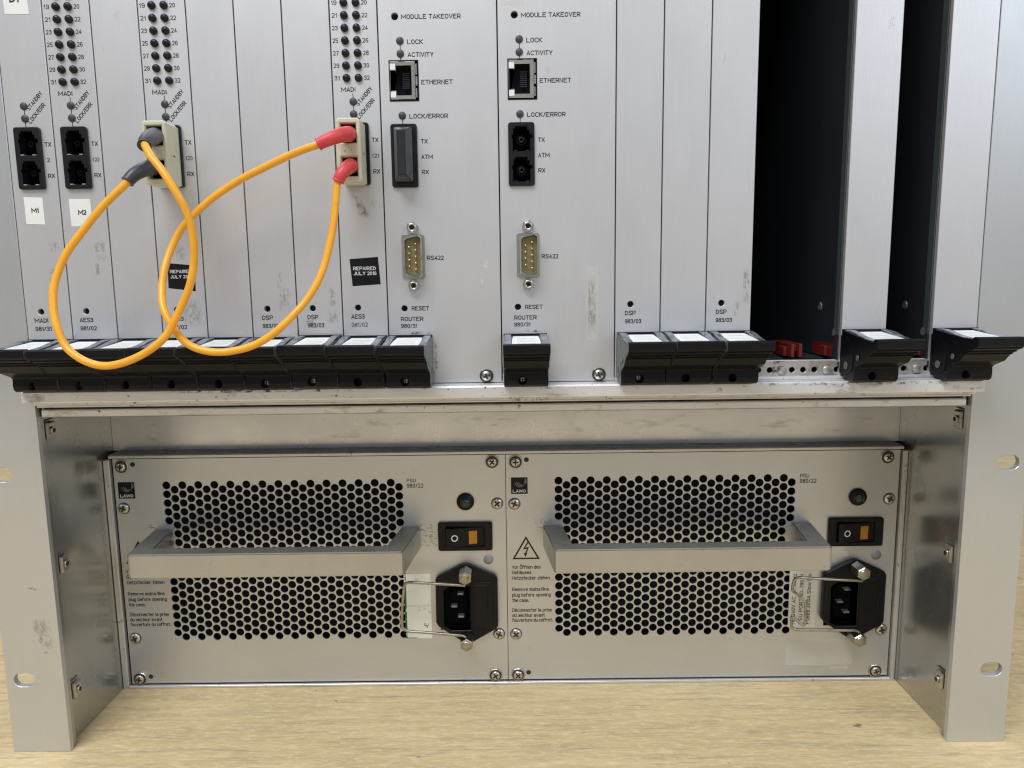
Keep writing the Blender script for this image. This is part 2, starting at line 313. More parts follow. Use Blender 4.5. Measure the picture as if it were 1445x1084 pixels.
def text_mesh(s, h, wd=None, bold=.012, ref=None):
    """plain sans lettering drawn with pen strokes: capitals h mm tall, wd mm wide. origin at the lower left, lies in the xz plane."""
    key = (s, round(h, 3), wd, bold)
    if key in _tx: return _tx[key]
    h = h*1.08; x = 0; st = []
    for ch in s:
        if ch == ' ': x += 2.6; continue
        g = GL[ch]; ss = [[(int(p[0]), int(p[1], 16)-2) for p in q.split()] for q in g.split('|')]; wch = max(p[0] for q in ss for p in q)
        st += [[(x+p[0], p[1]) for p in q] for q in ss]; x += wch+1.75
    hw = .64+bold*8; tot = x-1.75+2*hw; ku = (h-0)/(7+2*hw)
    kx = wd/tot if wd else ku*.86
    bm = NB()
    for i, q in enumerate(st):
        # keep the pen equally thick both ways: work in millimetres
        stroke(bm, [((p[0]+hw)*kx, (p[1]+hw)*ku) for p in q], hw*min(ku, kx*1.25), -.0025*(i % 4))
    for f in bm.faces:
        f.normal_update()
        if f.normal.y > 0: f.normal_flip()
    me = fin(bm, 'lettering'); _tx[key] = me; return me

# ------------------------------------------------------------------ object helpers
def part(name, me, mats, parent, loc=(0, 0, 0), label=None, rot=None):
    if not isinstance(me, bpy.types.Mesh): me = fin(me, name)
    if not isinstance(mats, (list, tuple)): mats = [mats]
    if len(me.materials) == 0:
        for m in mats: me.materials.append(M[m])
    o = bpy.data.objects.new(name, me); col.objects.link(o); o.parent = parent
    o.location = Vector(loc)*S
    if rot: o.rotation_euler = rot
    if label: o['label'] = label
    return o
def thing(name, loc, label, cat, group=None):
    o = bpy.data.objects.new(name, None); o.empty_display_size = .01; col.objects.link(o); o.location = Vector(loc)*S
    o['label'] = label; o['category'] = cat
    if group: o['group'] = group
    return o
_mt = {}
def lettering(s, x, z, h, parent, wd=None, m='ink', y=-.04, rot=0, bold=.012, name='lettering'):
    """z is the middle height of the line"""
    me = text_mesh(s, h, wd, bold)
    if len(me.materials) and me.materials[0] != M[m]: me = me.copy(); me.materials.clear()
    dz = -h/2
    if rot:
        return part(name, me, m, parent, (x, y, z), rot=(0, -rot, 0))
    return part(name, me, m, parent, (x, y, z+dz))
def film(name, x0, x1, z0, z1, parent, m, y=-.03, n=9, jag=.12, label=None):
    """a thin irregular patch of residue lying on the panel"""
    cx, cz = (x0+x1)/2, (z0+z1)/2; per = []
    for i in range(n*4):
        s = i//n; t = (i % n)/n
        p = [(x0+(x1-x0)*t, z0), (x1, z0+(z1-z0)*t), (x1-(x1-x0)*t, z1), (x0, z1-(z1-z0)*t)][s]
        k = 1-random.random()*jag; per.append((cx+(p[0]-cx)*k, cz+(p[1]-cz)*k))
    bm = NB(); f = bm.faces.new([bm.verts.new((p[0], y, p[1])) for p in per]); f.normal_update()
    if f.normal.y > 0: f.normal_flip()
    return part(name, bm, m, parent, label=label)

# ------------------------------------------------------------------ the table
bm = NB(); add_box(bm, -2300, 2300, -1600, 2300, -30, 0, 2)
me = fin(bm); me.materials.append(M['floor']); o = bpy.data.objects.new('tabletop', me); col.objects.link(o); o.location = (.213, .92, 0); o['kind'] = 'structure'

# ------------------------------------------------------------------ the rack frame
rack = thing('rack_frame', (213.4, 0, 0), 'brushed aluminium subrack frame with slotted side flanges standing on the pale board', 'equipment rack')
def rk(name, bm, m, label=None):
    if isinstance(bm, bpy.types.Mesh): return part(name, bm, m, rack, (-213.4, 0, 0), label)
    return part(name, bm, m, rack, (-213.4, 0, 0), label)
HT = 446
for sgn in (0, 1):
    x0, x1, xh = ((-27.94, -.15, -19.0), (426.87, 454.66, 445.7))[sgn]
    holes = [race(xh, z, 10.4, 6.9) for z in (37.6, 139.2, 405.9)]
    if 1: holes = [h for h in holes if not (165 < h[0][1] < 190)]
    rk('flange', plate([(x0, 0), (x1, 0), (x1, HT), (x0, HT)], holes, 0, 3, .2), 'flange')
    xw = (-3.6, -.6) if sgn == 0 else (427.3, 430.3)
    bm = NB()
    wi, wo_ = (-3.6, -5.6) if sgn == 0 else (430.3, 432.3)
    add_box(bm, min(wi, wo_), max(wi, wo_), 3, 240, 0.2, HT-1)
    add_box(bm, min(xw), max(xw), 3.05, 6.0, 1.0, 172, .25)
    rk('side_wall', bm, 'side')
    for z in (157.5, 91.4, 25.8):                      # clip nuts on the side walls
        bm = NB(); s = 1 if sgn == 0 else -1
        def bx(a, b, *r, **k): add_box(bm, min(wi+s*a, wi+s*b), max(wi+s*a, wi+s*b), *r, **k)
        bx(.0, 1.0, 8.6, 16.6, z-5.2, z+5.2, bev=.3)
        bx(1.0, 2.6, 9.4, 15.2, z-4.4, z+4.4, bev=.8, seg=2)
        nut = rk('clip_nut', bm, 'steel')
        bm = NB()
        ctr = Vector((wi+s*2.6, 12.3, z)); rows = []
        add_tube(bm, [ctr, ctr+Vector((s*.9, 0, 0))], 1.9, 14)
        thr = part('threaded_boss', bm, 'steel', nut)
        bm = NB(); add_tube(bm, [ctr+Vector((s*.5, 0, 0)), ctr+Vector((s*.96, 0, 0))], 1.15, 12)
        part('nut_hole', bm, 'recess', nut)
# front rail under the modules
bm = NB(); add_prism(bm, [(-9, 173.9), (-9.2, 174.5), (-9.2, 178.6), (-8.6, 179.3), (2.6, 179.3), (2.6, 173.9)], 'x', .2, 426.5, bev=.15)
rk('front_rail', bm, 'rail')
bm = NB(); add_prism(bm, [(-4.5, 172.0), (-4.5, 173.85), (4, 173.85), (4, 172.0)], 'x', 1.5, 425.5)
add_prism(bm, [(-1.0, 170.6), (-1.0, 171.3), (5, 171.3), (5, 170.6)], 'x', 1.5, 425.5)
gb = NB(); add_box(gb, 1, 425.6, 5, 9, 165, 178); rk('groove_back', gb, 'black_in')
rk('rail_groove', bm, 'rail')
bm = NB(); add_prism(bm, [(1.2, 166.2), (1.2, 168.6), (1.8, 169.1), (4.95, 169.1), (4.95, 165.7), (1.8, 165.7)], 'x', 1.8, 425.0, bev=.15)
rk('lower_bar', bm, 'rail')
# perforated strip seen in the open slots
holes = [ring(327.5+2.54+5.08*i, 183.2, 1.35, 14) for i in range(18)]
rk('perforated_strip', plate([(264, 179.6), (426, 179.6), (426, 187.2), (264, 187.2)], holes, 2.2, 3.6, .1), 'strip')
for x, z in ((340.5, 183.2), (360.8, 183.0), (401.5, 183.2)):
    bm = NB(); add_lathe(bm, [(2.0, 2.15), (2.0, 1.5), (1.5, 1.1), (0, 1.0)], x, z, 14); rk('strip_screw', bm, 'strip')
bm = NB(); add_box(bm, 264, 426, 3.65, 6.5, 186.2, 187.4, .15); add_box(bm, 264, 426, -1.5, 2.15, 179.35, 180.6, .2)
rk('strip_ledge', bm, 'rail')
# divider sheet between modules and supplies, chassis sheets inside
bm = NB(); add_box(bm, -3.5, 430.2, 68, 69.5, 134.6, 178)
rk('divider_sheet', bm, 'sheet')
bm = NB(); add_box(bm, -3.4, 430.1, 10, 238, 179.2, 180.4); add_box(bm, -3.4, 430.1, 236, 238, 180.5, HT-3); add_box(bm, -3.4, 430.1, 4, 235.8, HT-6, HT-4)
rk('inner_chassis', bm, 'black_in')
bm = NB(); add_box(bm, .2, 426.5, -2, 8, 442, HT, .3); rk('top_rail', bm, 'rail')
# supply bay cage
bm = NB()
add_box(bm, -.4, 427.3, 56.2, 57.9, 132.7, 134.3, .2); add_box(bm, -.4, 427.3, 56.2, 57.9, .1, 1.5, .2)
rk('cage_rim', bm, 'edge')
bm = NB(); add_box(bm, -.4, 427.3, 57.95, 230, 133.4, 134.5); rk('cage_top', bm, 'dusty')
for a, b in ((-3.5, -.6), (427.5, 430.2)):
    bm = NB(); add_box(bm, a, b, 57.0, 60, .2, 131.8, .3)
    add_box(bm, a+.3 if a < 0 else a+.0, b-1.6 if a > 0 else b-1.6+.3, 56.2, 56.95, .2, 131.6)
    rk('cage_upright', bm, 'edge')
bm = NB(); add_box(bm, -.3, 427.2, 228, 229.8, .3, 133); rk('cage_back', bm, 'black_in')
bm = NB(); add_box(bm, 213.1, 213.5, 62, 225, 1.6, 132.5); rk('cage_partition', bm, 'black_in')
# card guides
def guide_mesh():
    bm = NB()
    add_box(bm, -2.6, -1.0, 0, 24, 0, 6.2, .25); add_box(bm, 1.0, 2.6, 0, 24, 0, 6.2, .25)
    add_box(bm, -2.6, 2.6, 8, 24, -.5, 2.2, .2); add_box(bm, -4.3, -2.7, 5, 12, 0, 4.6, .25)
    add_box(bm, 2.7, 4.6, 5, 8, 0, 4.2, .25); add_box(bm, -2.6, 2.6, 14, 17, 2.3, 5.0, .2)
    add_box(bm, -1.0, 1.0, 3, 5, 2.4, 5.4, .2)
    return fin(bm, 'guide')
gm = guide_mesh()
for x in (330.5, 349.5, 368.6, 394.0, 408.5): part('card_guide', gm, 'red', rack, (x-213.4, 8.5, 188.2))
bm = NB()
for x in (330.5, 349.5, 368.6, 394, 408.5):
    add_box(bm, x-2.4, x-1, 32.6, 230, 188.4, 191.5); add_box(bm, x+1, x+2.4, 32.6, 230, 188.4, 191.5)
rk('guide_channel', bm, 'cardplate')
bm = NB()
add_box(bm, 326, 365, 16, 200, 186.6, 187.3); add_box(bm, 387, 405, 16, 200, 186.6, 187.3)
rk('slot_floor', bm, 'cardplate')

# ------------------------------------------------------------------ plug-in modules
ZB = 179.6; PH = 262.0                         # bottom edge and height of the face panels
PT = 2.5
def handle_meshes():
    W = 19.3
    prof = [(-.05, 201.6-ZB), (-2.4, 201.7-ZB), (-2.6, 200.7-ZB), (-14, 199.5-ZB), (-26, 198.5-ZB), (-29.6, 198.2-ZB), (-30.2, 199.4-ZB), (-31.0, 199.85-ZB), (-33.7, 199.85-ZB), (-34.3, 199.3-ZB),
            (-34.3, 196.5-ZB), (-33.8, 195.9-ZB), (-29.5, 194.0-ZB), (-25.4, 191.9-ZB), (-23.2, 190.0-ZB), (-22.0, 188.9-ZB), (-18, 187.4-ZB), (-15.0, 186.2-ZB), (-14.1, 185.2-ZB), (-14.3, 182.2-ZB),
            (-13.8, 180.3-ZB), (-12.4, 179.4-ZB), (-10.5, 179.35-ZB), (-4.5, 179.35-ZB), (-3.4, 181-ZB), (-.05, 183-ZB)]
    bm = NB(); fs = add_prism(bm, prof, 'x', 0, W)
    # fine ribs along the lip
    for z in (195.2, 193.6, 192.4):
        y = {195.2: -32.4, 193.6: -28.9, 192.4: -26.6}[z]
        add_box(bm, .05, W-.05, y-.25, y+.4, z-.25-ZB, z+.1-ZB)
    bmesh.ops.recalc_face_normals(bm, faces=bm.faces)
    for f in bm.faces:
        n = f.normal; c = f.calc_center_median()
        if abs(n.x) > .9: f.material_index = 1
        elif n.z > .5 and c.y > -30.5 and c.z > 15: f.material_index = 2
    bmesh.ops.bevel(bm, geom=[e for e in bm.edges if len(e.link_faces) == 2 and {f.material_index for f in e.link_faces} == {0, 1}], offset=.22, segments=1, affect='EDGES')
    me = fin(bm, 'latch_handle')
    # cut the screw recess
    bm = NB(); add_tube(bm, [(8.1, -20, 182.2-ZB), (8.1, -9.0, 182.2-ZB)], 1.95, 20); cut = fin(bm, 'cut')
    a = bpy.data.objects.new('a', me); c = bpy.data.objects.new('c', cut); col.objects.link(a); col.objects.link(c)
    for k in ('hblack', 'hside', 'htop'): me.materials.append(M[k])
    cut.materials.append(M['hblack'])
    md = a.modifiers.new('b', 'BOOLEAN'); md.operation = 'DIFFERENCE'; md.object = c; md.solver = 'EXACT'
    out = bpy.data.meshes.new_from_object(a.evaluated_get(bpy.context.evaluated_depsgraph_get()))
    bpy.data.objects.remove(a); bpy.data.objects.remove(c)
    # side ramps beside the label
    ramp = [(-2.65, 200.75-ZB), (-2.65, 201.5-ZB), (-7, 201.5-ZB), (-12, 200.9-ZB), (-17, 199.9-ZB), (-23, 199.2-ZB), (-29.4, 199.0-ZB), (-29.4, 198.3-ZB), (-14, 199.55-ZB)]
    rs = []
    for x0, x1 in ((.35, 3.3), (W-3.3, W-.35)):
        b2 = NB(); add_prism(b2, ramp, 'x', x0, x1, bev=.15); rs.append(fin(b2, 'ramp'))
    b2 = NB(); y0, y1 = -6, -28.0
    zt = lambda y: 200.7+(y+2.6)*(199.5-200.7)/(-11.4) if y > -14 else 199.5+(y+14)*(-1.0)/(-12)
    x0, x1 = 3.7, W-3.5
    v = [b2.verts.new((x, y, z-ZB)) for x, y, z in ((x0+.6, -5.2, 200.43), (x1-.6, -5.2, 200.43), (x1, -14, 199.62), (x1, -28, 198.50), (x0, -28, 198.50), (x0, -14, 199.62))]
    top = [b2.verts.new(p.co+Vector((0, 0, .28))) for p in v]
    b2.faces.new((v[0], v[5], v[4], v[3], v[2], v[1])); b2.faces.new((top[0], top[1], top[2], top[5])); b2.faces.new((top[2], top[3], top[4], top[5]))
    for i in range(6): b2.faces.new((v[i], v[(i+1) % 6], top[(i+1) % 6], top[i]))
    bmesh.ops.recalc_face_normals(b2, faces=b2.faces); lab = fin(b2, 'label')
    b3 = NB()
    for y, z in ((-10.5, 200.25), (-14.8, 199.86), (-19, 199.52), (-23.3, 199.18)):
        sl = -.09
        b3.faces.new([b3.verts.new((x, yy, z+(yy-y)*.083+.02-ZB)) for x, yy in ((x0+2, y-.35), (x1-2, y-.35), (x1-2, y+.35), (x0+2, y+.35))])
    lines = fin(b3, 'rule')
    # screw in the recess
    b4 = NB(); add_lathe(b4, [(0, -11.2), (1.0, -11.2), (1.55, -10.9), (1.7, -10.4), (1.7, -9.05)], 8.1, 182.2-ZB, 18); sc = fin(b4, 'sc')
    b5 = NB()
    add_box(b5, 8.1-1.0, 8.1+1.0, -11.32, -11.1, 182.2-.2-ZB, 182.2+.2-ZB); add_box(b5, 8.1-.2, 8.1+.2, -11.33, -11.1, 182.2-1-ZB, 182.2+1-ZB); cross = fin(b5, 'cr')
    # bracket and pivot pin at the sides
    b6 = NB(); add_prism(b6, [(-.1, 182-ZB), (-.1, 199-ZB), (-5, 199-ZB), (-11, 196-ZB), (-13, 190-ZB), (-12, 184-ZB), (-6, 181.5-ZB)], 'x', -.32, -.02)
    br = fin(b6, 'br')
    b7 = NB()
    for (cy, cz, r) in ((-17.5, 190.6, 1.2), (-6.5, 186, 1.7)):
        add_tube(b7, [(-.55, cy, cz-ZB), (-.3, cy, cz-ZB)], r, 12); add_tube(b7, [(W+.02, cy, cz-ZB), (W+.3, cy, cz-ZB)], r, 12)
    pin = fin(b7, 'pin')
    shaded_body = out.copy(); shaded_body.materials.clear()
    for k in ('hblack', 'hblack', 'htop'): shaded_body.materials.append(M[k])  # end faces blackened: the open slot's shade is put into their colour
    return dict(brd=br.copy(), dark=shaded_body, body=out, r0=rs[0], r1=rs[1], lab=lab, lines=lines, sc=sc, cross=cross, br=br, pin=pin)
HM = handle_meshes()
def add_handle(parent, dx=.45, dy=0, dz=0, screw=True, brk=False, dark=False):
    h = part('latch_handle', HM['dark' if dark else 'body'], ['hblack', 'hside', 'htop'], parent, (dx, dy, dz))
    h.rotation_euler = (math.radians(random.uniform(-.5, .5)), 0, math.radians(random.uniform(-.15, .15)))
    part('side_ramp', HM['r0'], 'htop', h); part('side_ramp', HM['r1'], 'htop', h)
    part('label_strip', HM['lab'], 'white', h); part('label_rule', HM['lines'], 'paperlines', h)
    if screw: part('screw', HM['sc'], 'steel' if screw == 1 else 'recess', h); part('screw_slot', HM['cross'], 'recess', h)
    part('pivot_pin', HM['pin'], 'steel' if brk else 'hside', h)
    if brk: part('latch_bracket', HM['br'] if not dark else HM['brd'], 'hside' if not dark else 'hblack', h)
    return h

def lm(bmf, *a):
    bm = NB(); bmf(bm, *a); return fin(bm)
bm = NB(); add_lathe(bm, [(1.65, .2), (1.65, -.75), (1.45, -1.15), (.9, -1.45), (0, -1.55)], 0, 0, 16); LED_M = fin(bm, 'led')
bm = NB(); add_lathe(bm, [(1.62, .2), (1.62, -.25), (1.4, -.5), (0, -.6)], 0, 0, 18); LEDF_M = fin(bm, 'ledf')
bm = NB(); add_lathe(bm, [(1.7, 1.9), (0, 1.9)], 0, 0, 18); HOLE_M = fin(bm, 'hole')
def led(parent, x, z, m='led', me=None): return part('indicator_led', me or LED_M, m, parent, (x, 0, z-ZB))
def bm_line(parent, x, z0, z1, wd=.32):
    bm = NB(); v = [bm.verts.new(p) for p in ((x-wd/2, -.035, z0-ZB), (x+wd/2, -.035, z0-ZB), (x+wd/2, -.035, z1-ZB), (x-wd/2, -.035, z1-ZB))]; bm.faces.new(v)
    part('printed_line', bm, 'inkgrey', parent)

def sc_socket(parent, x0, x1, z0, z1, style=0):
    """two square fibre openings one above the other in a black bezel"""
    cx = (x0+x1)/2; zm = (z0+z1)/2; holes = []
    hw = (x1-x0)/2-2.1
    for za, zb in ((zm+1.2, z1-1.7), (z0+1.7, zm-1.2)):
        h = zb-za
        holes.append([(cx-hw-.1, za), (cx+hw+.1, za), (cx+hw+.1, za+.52*h), (cx+hw+1.0, za+.52*h), (cx+hw+1.0, za+.68*h), (cx+hw-.2, za+.68*h), (cx+hw-.2, za+.86*h), (cx+hw-1.1, za+.86*h), (cx+hw-1.1, zb),
                      (cx-hw+.9, zb), (cx-hw+.9, za+.90*h), (cx-hw+.1, za+.90*h), (cx-hw+.1, za+.66*h), (cx-hw-.5, za+.66*h), (cx-hw-.5, za+.5*h), (cx-hw-.1, za+.5*h)])
    s = part('fibre_socket', plate(rrect(x0, x1, z0-ZB, z1-ZB, 1.1), [[(p[0], p[1]-ZB) for p in h] for h in holes], -1.5, 4.5, .3), 'bezel', parent)
    bm = NB(); add_box(bm, x0+.6, x1-.6, 4.6, 9, z0+.6-ZB, z1-.6-ZB)
    part('socket_body', bm, 'bezel_in', s)
    bm = NB()
    for za, zb in ((zm+1.2, z1-1.7), (z0+1.7, zm-1.2)):
        zc = (za+zb)/2-ZB
        for (ra, rb) in ((2.2, 1.5), (1.3, .6)):
            add_lathe(bm, [(ra, 4.5), (ra, 2.6 if ra > 2 else 1.2), (rb, 2.6 if ra > 2 else 1.2), (rb, 4.4)], cx, zc, 16)
    part('ferrule_sleeve', bm, 'bezel' if style else 'bezel_in', s)
    bm = NB()
    for za in (zm+1.2, z0+1.7):
        for sx_ in (-1, 1): add_box(bm, cx+sx_*2.6-.7, cx+sx_*2.6+.7, -1.56, .6, za-.05-ZB, za+.42-ZB, .08)
    part('catch', bm, 'cap' if style else 'dotgrey', s)
    return s

def face(parent, width, holes, x0=.26):
    return part('face_panel', plate([(x0, 0), (width-.26, 0), (width-.26, PH), (x0, PH)], [[(p[0], p[1]-ZB) for p in h] for h in holes], 0, PT, .16), 'panel', parent)
def backer(parent, x, z):
    part('button_recess', HOLE_M, 'black_in', parent, (x, 0, z-ZB))

GRP = 'narrow plug-in modules in the upper subrack'
def module(X0, label, kind, name='plug_in_module', text=None, hx=(.45, 0, 0), screw=True, worn=False, width=20.32, brk=False):
    t = thing(name, (X0, 0, ZB), label, 'plug-in module', GRP)
    holes = []
    if text: holes.append(ring(7.0, 214.0, 1.42, 18)); backer(t, 7.0, 214.0)
    if kind in ('aes', 'madi'): holes.append(rrect(4.0, 14.7, 267.6, 293.2, .9))
    face(t, width, holes)
    if text:
        x = 3.8 if kind in ('aes', 'madi') else 4.5
        lettering(text[0], x, 210.0-ZB, 1.9, t, wd={'MADI': 6.2, 'AES3': 6.1, 'DSP': 4.9}[text[0]]); lettering(text[1], x, 206.3-ZB, 1.85, t, wd=7.4, m='inkworn' if worn else 'ink')
    if kind == 'aes':
        ms = []
        for i in range(16):
            z = 312.05+5.08*i
            led(t, 6.3, z); led(t, 11.45, z)
            for s, x in ((str(31-2*i), .9 if 31-2*i > 9 else 2.1), (str(32-2*i), 13.7)):
                lettering(s, x, z-ZB, 1.75, t, m='inkgrey', wd=2.5 if len(s) > 1 else 1.2, name='led_number', bold=.0)
        lettering('MADI', 3.6, 307.3-ZB, 1.8, t, wd=6.3)
        bm_line(t, 8.7, 303.6, 305.9)
    if kind in ('aes', 'madi'):
        for z in (302.4, 297.2): led(t, 8.7, z, 'ledgrey', LEDF_M)
        bm_line(t, 8.7, 293.6, 301)
        lettering('STANDBY', 10.9, 300.4-ZB, 1.7, t, rot=math.radians(47), wd=9.6)
        lettering('LOCK/ERR', 11.0, 294.9-ZB, 1.7, t, rot=math.radians(47), wd=10.6)
        sc_socket(t, 3.7, 15.0, 267.3, 293.5)
        lettering('TX', 16.0, 286.3-ZB, 1.75, t, wd=3.0); lettering('(2)' if kind == 'aes' else '2', 16.0 if kind == 'aes' else 16.4, 279.7-ZB, 1.6, t, wd=3.1 if kind == 'aes' else 1.3, m='inkgrey'); lettering('RX', 16.2, 273.0-ZB, 1.75, t, wd=3.1)
    add_handle(t, *hx, screw=screw, brk=brk, dark=X0 > 360)
    return t
m1 = module(0, 'leftmost narrow module, one pair of sockets, white M1 sticker, printed 981/31', 'madi', text=('MADI', '981/31'), hx=(.4, 0, .1))
m2 = module(20.32, 'narrow LED column module with the white M2 sticker under its empty sockets', 'aes', text=('AES3', '981/02'), hx=(.5, .2, 0))
m3 = module(40.64, 'blank narrow module between the M2 sticker module and the grey-booted connector', 'blank', hx=(.6, 0, .1), screw=False)
m4 = module(60.96, 'narrow LED column module holding the beige connector with grey boots', 'aes', text=('AES3', '981/02'), hx=(.35, -.3, .1), screw=False)
m5 = module(81.28, 'blank narrow module just right of the grey-booted connector', 'blank', hx=(.5, .1, 0), screw=False)
m6 = module(101.6, 'DSP 983/03 module left of another DSP module, tall grey glue stain beside its hole', 'dsp', text=('DSP', '983/03'), hx=(.4, .0, -.2))
m7 = module(121.92, 'DSP 983/03 module directly left of the red-booted connector module', 'dsp', text=('DSP', '983/03'), hx=(.75, -.9, .55), worn=False)
m8 = module(142.24, 'narrow LED column module holding the beige connector with red boots, black REPAIRED JULY 2016 sticker', 'aes', text=('AES3', '981/02'), hx=(.4, 0, 0), worn=True, screw=False)
m11 = module(264.16, 'DSP 983/03 module just right of the second router module', 'dsp', text=('DSP', '983/03'), hx=(1.0, 0, 0), brk=True)
m12 = module(284.48, 'blank narrow module between two DSP modules on the right', 'blank', hx=(.6, -.2, .1), screw=False)
m13 = module(304.8, 'DSP 983/03 module at the left edge of the wide open slot', 'dsp', text=('DSP', '983/03'), hx=(.6, -.3, .15), screw=False)
m14 = module(365.76, 'blank module standing alone between the wide and the narrow open slot', 'blank', hx=(.3, 0, 0), screw=False, brk=True)
m15 = module(406.4, 'blank module at the far right next to the right flange', 'blank', hx=(.3, 0, 0), screw=False, brk=True)
# screening plates of the two modules beside the open slots
for t in (m14, m15):
    bm = NB(); add_box(bm, .25, 1.1, PT+.02, 190, 8, PH-2); add_box(bm, .25, 3.2, PT+.02, 6, 14, PH-2, .2)
    sp = part('screening_plate', bm, 'cardplate', t)
    for y, z in ((24.5, 31.3), (7.2, 20.0)):
        bm = NB(); add_tube(bm, [(.25, y, z), (-.35, y, z)], [2.2, 1.7], 16); rv = part('rivet', bm, 'hside', sp)
    bm = NB(); add_box(bm, -.25, .2, PT+.05, 7.2, 19.2, PH-2, .1); part('plate_fold', bm, 'fold', sp)
    bm = NB(); add_box(bm, -.1, 3.4, PT+.1, 7.5, 7.2, 19, .2); add_box(bm, -.1, 6, 1.0, 2.45, 4.2, 7.2, .2); part('bottom_bracket', bm, 'cardplate', t)
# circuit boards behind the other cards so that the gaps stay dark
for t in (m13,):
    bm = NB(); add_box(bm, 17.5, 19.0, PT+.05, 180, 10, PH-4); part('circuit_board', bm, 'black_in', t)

def sticker(parent, pts, m, label, name='sticker', th=.12):
    bm = NB(); add_prism(bm, [(p[0], p[1]-ZB) for p in pts], 'y', -th, -.02); return part(name, bm, m, parent, label=label)
s = sticker(m1, [(4.7, 252.6), (12.9, 252.3), (12.8, 263.9), (4.6, 264.2)], 'white', 'white paper sticker printed M1')
lettering('M1', 7.4, 258.3-ZB, 2.0, s, wd=3.4, y=-.16, bold=.03)
s = sticker(m2, [(4.2, 251.3), (13.6, 251.2), (13.4, 263.0), (4.0, 263.1)], 'white', 'white paper sticker printed M2')
lettering('M2', 7.6, 257.2-ZB, 2.0, s, wd=3.7, y=-.16, bold=.03)
s = sticker(m1, [(4.6, 340), (14.9, 339.8), (14.5, 352), (4.3, 352.2)], 'white', 'white paper sticker with bold print near the top')
lettering('D1', 7.0, 346.0-ZB, 3.0, s, wd=4.2, y=-.16, bold=.03)
s = sticker(m4, [(4.2, 223.8), (16.2, 222.3), (16.6, 233.6), (4.6, 234.8)], 'blacktape', 'black sticker with white print')
for i, tx in enumerate(('REPAIRED', 'JULY 2016')): lettering(tx, 5.4, 231.0-ZB-i*2.3, 1.35, s, wd=9.6, m='whiteink', y=-.16, bold=0)
s = sticker(m8, [(5.1, 223.6), (17.6, 224.3), (16.8, 236.3), (4.2, 235.5)], 'blacktape', 'black sticker with white print')
for i, tx in enumerate(('REPAIRED', 'JULY 2016')): lettering(tx, 5.6+.15*i, 231.3-ZB-i*2.2, 1.45, s, wd=10.2, m='whiteink', y=-.16, bold=.004)
# glue and scuffs left on the panels
for t, a in ((m1, (13, 18.5, 240, 245)), (m1, (12, 17, 226, 234)), (m2, (13, 19, 235, 245.5)), (m2, (12.5, 15, 229, 236)), (m4, (9, 19, 206, 220)), (m4, (8, 13, 235, 243)),
             (m6, (12, 18, 212, 224)), (m6, (12, 14.5, 222, 231)), (m7, (13, 18.8, 206.5, 212.5)), (m7, (14, 18, 214, 224)), 
             (m13, (16, 19.6, 212, 232)), (m13, (12.5, 15, 207, 215))):
    film('glue_residue', a[0], a[1], a[2]-ZB, a[3]-ZB, t, 'glue')
film('stain', 5, 17, 252-ZB, 266-ZB, m8, 'stain'); film('scuff_mark', 5, 9, 279-ZB, 281.5-ZB, m15, 'stain'); film('stain', 3, 9, 206-ZB, 209-ZB, m7, 'glue'); film('scuff_mark', 13, 18, 322-ZB, 335-ZB, m14, 'tape2')

# ---- router modules
def dsub(parent, cx):
    z0, z1 = 226.3, 245.9
    f = part('serial_connector', plate(rrect(cx-5.1, cx+5.1, z0-ZB, z1-ZB, 1.2), [[(cx-3.9, z0+2.0-ZB), (cx+3.6, z0+2.0-ZB), (cx+3.6, z1-2.0-ZB), (cx-3.9, z1-2.0-ZB)]], -.5, .4, .12), 'nickel', parent)
    D = [(-3.3, 228.9), (-2.2, 228.0), (2.6, 226.9), (3.9, 227.8), (3.9, 244.4), (2.6, 245.3), (-2.2, 244.2), (-3.3, 243.3)]
    D = [(x*1.05, 236.1+(z-236.1)*1.0) for x, z in D]
    bm = NB()
    def rg(k, y): return [bm.verts.new((cx+x*k+.1, y, 236.1+(z-236.1)*(1-(1-k)*.55)-ZB)) for x, z in D]
    rows = [rg(1.0, -.4), rg(1.0, -5.0), rg(.97, -5.6), rg(.90, -5.6), rg(.88, -5.0), rg(.88, -2.2)]
    for a, b in zip(rows, rows[1:]):
        for i in range(8): bm.faces.new((a[i], a[(i+1) % 8], b[(i+1) % 8], b[i]))
    bmesh.ops.recalc_face_normals(bm, faces=bm.faces); part('metal_shell', bm, 'nickel', f)
    bm = NB(); add_prism(bm, [(cx+x*.87+.1, 236.1+(z-236.1)*.92-ZB) for x, z in D], 'y', -3.2, -.3); part('pin_block', bm, 'khaki', f)
    bm = NB()
    for i in range(5): add_lathe(bm, [(.5, -3.0), (.5, -4.9), (.3, -5.2), (0, -5.3)], cx+1.55, 236.1+(i-2)*2.77-ZB, 8)
    for i in range(4): add_lathe(bm, [(.5, -3.0), (.5, -4.9), (.3, -5.2), (0, -5.3)], cx-1.3, 236.1+(i-1.5)*2.77-ZB, 8)
    part('contact_pins', bm, 'gold', f)
    for z in (248.7, 223.5):
        bm = NB(); add_prism(bm, ring(cx, z-ZB, 2.65, 6, .3), 'y', -3.2, -.02, bev=.25); n = part('hex_post', bm, 'steel', parent)
        bm = NB(); add_lathe(bm, [(1.9, -3.22), (1.75, -3.5), (1.2, -3.5), (1.1, -3.25)], cx, z-ZB, 16); part('post_rim', bm, 'nickel', n)
        bm = NB(); add_lathe(bm, [(1.18, -3.3), (0, -3.3)], cx, z-ZB, 14); part('threaded_hole', bm, 'black_in', n)
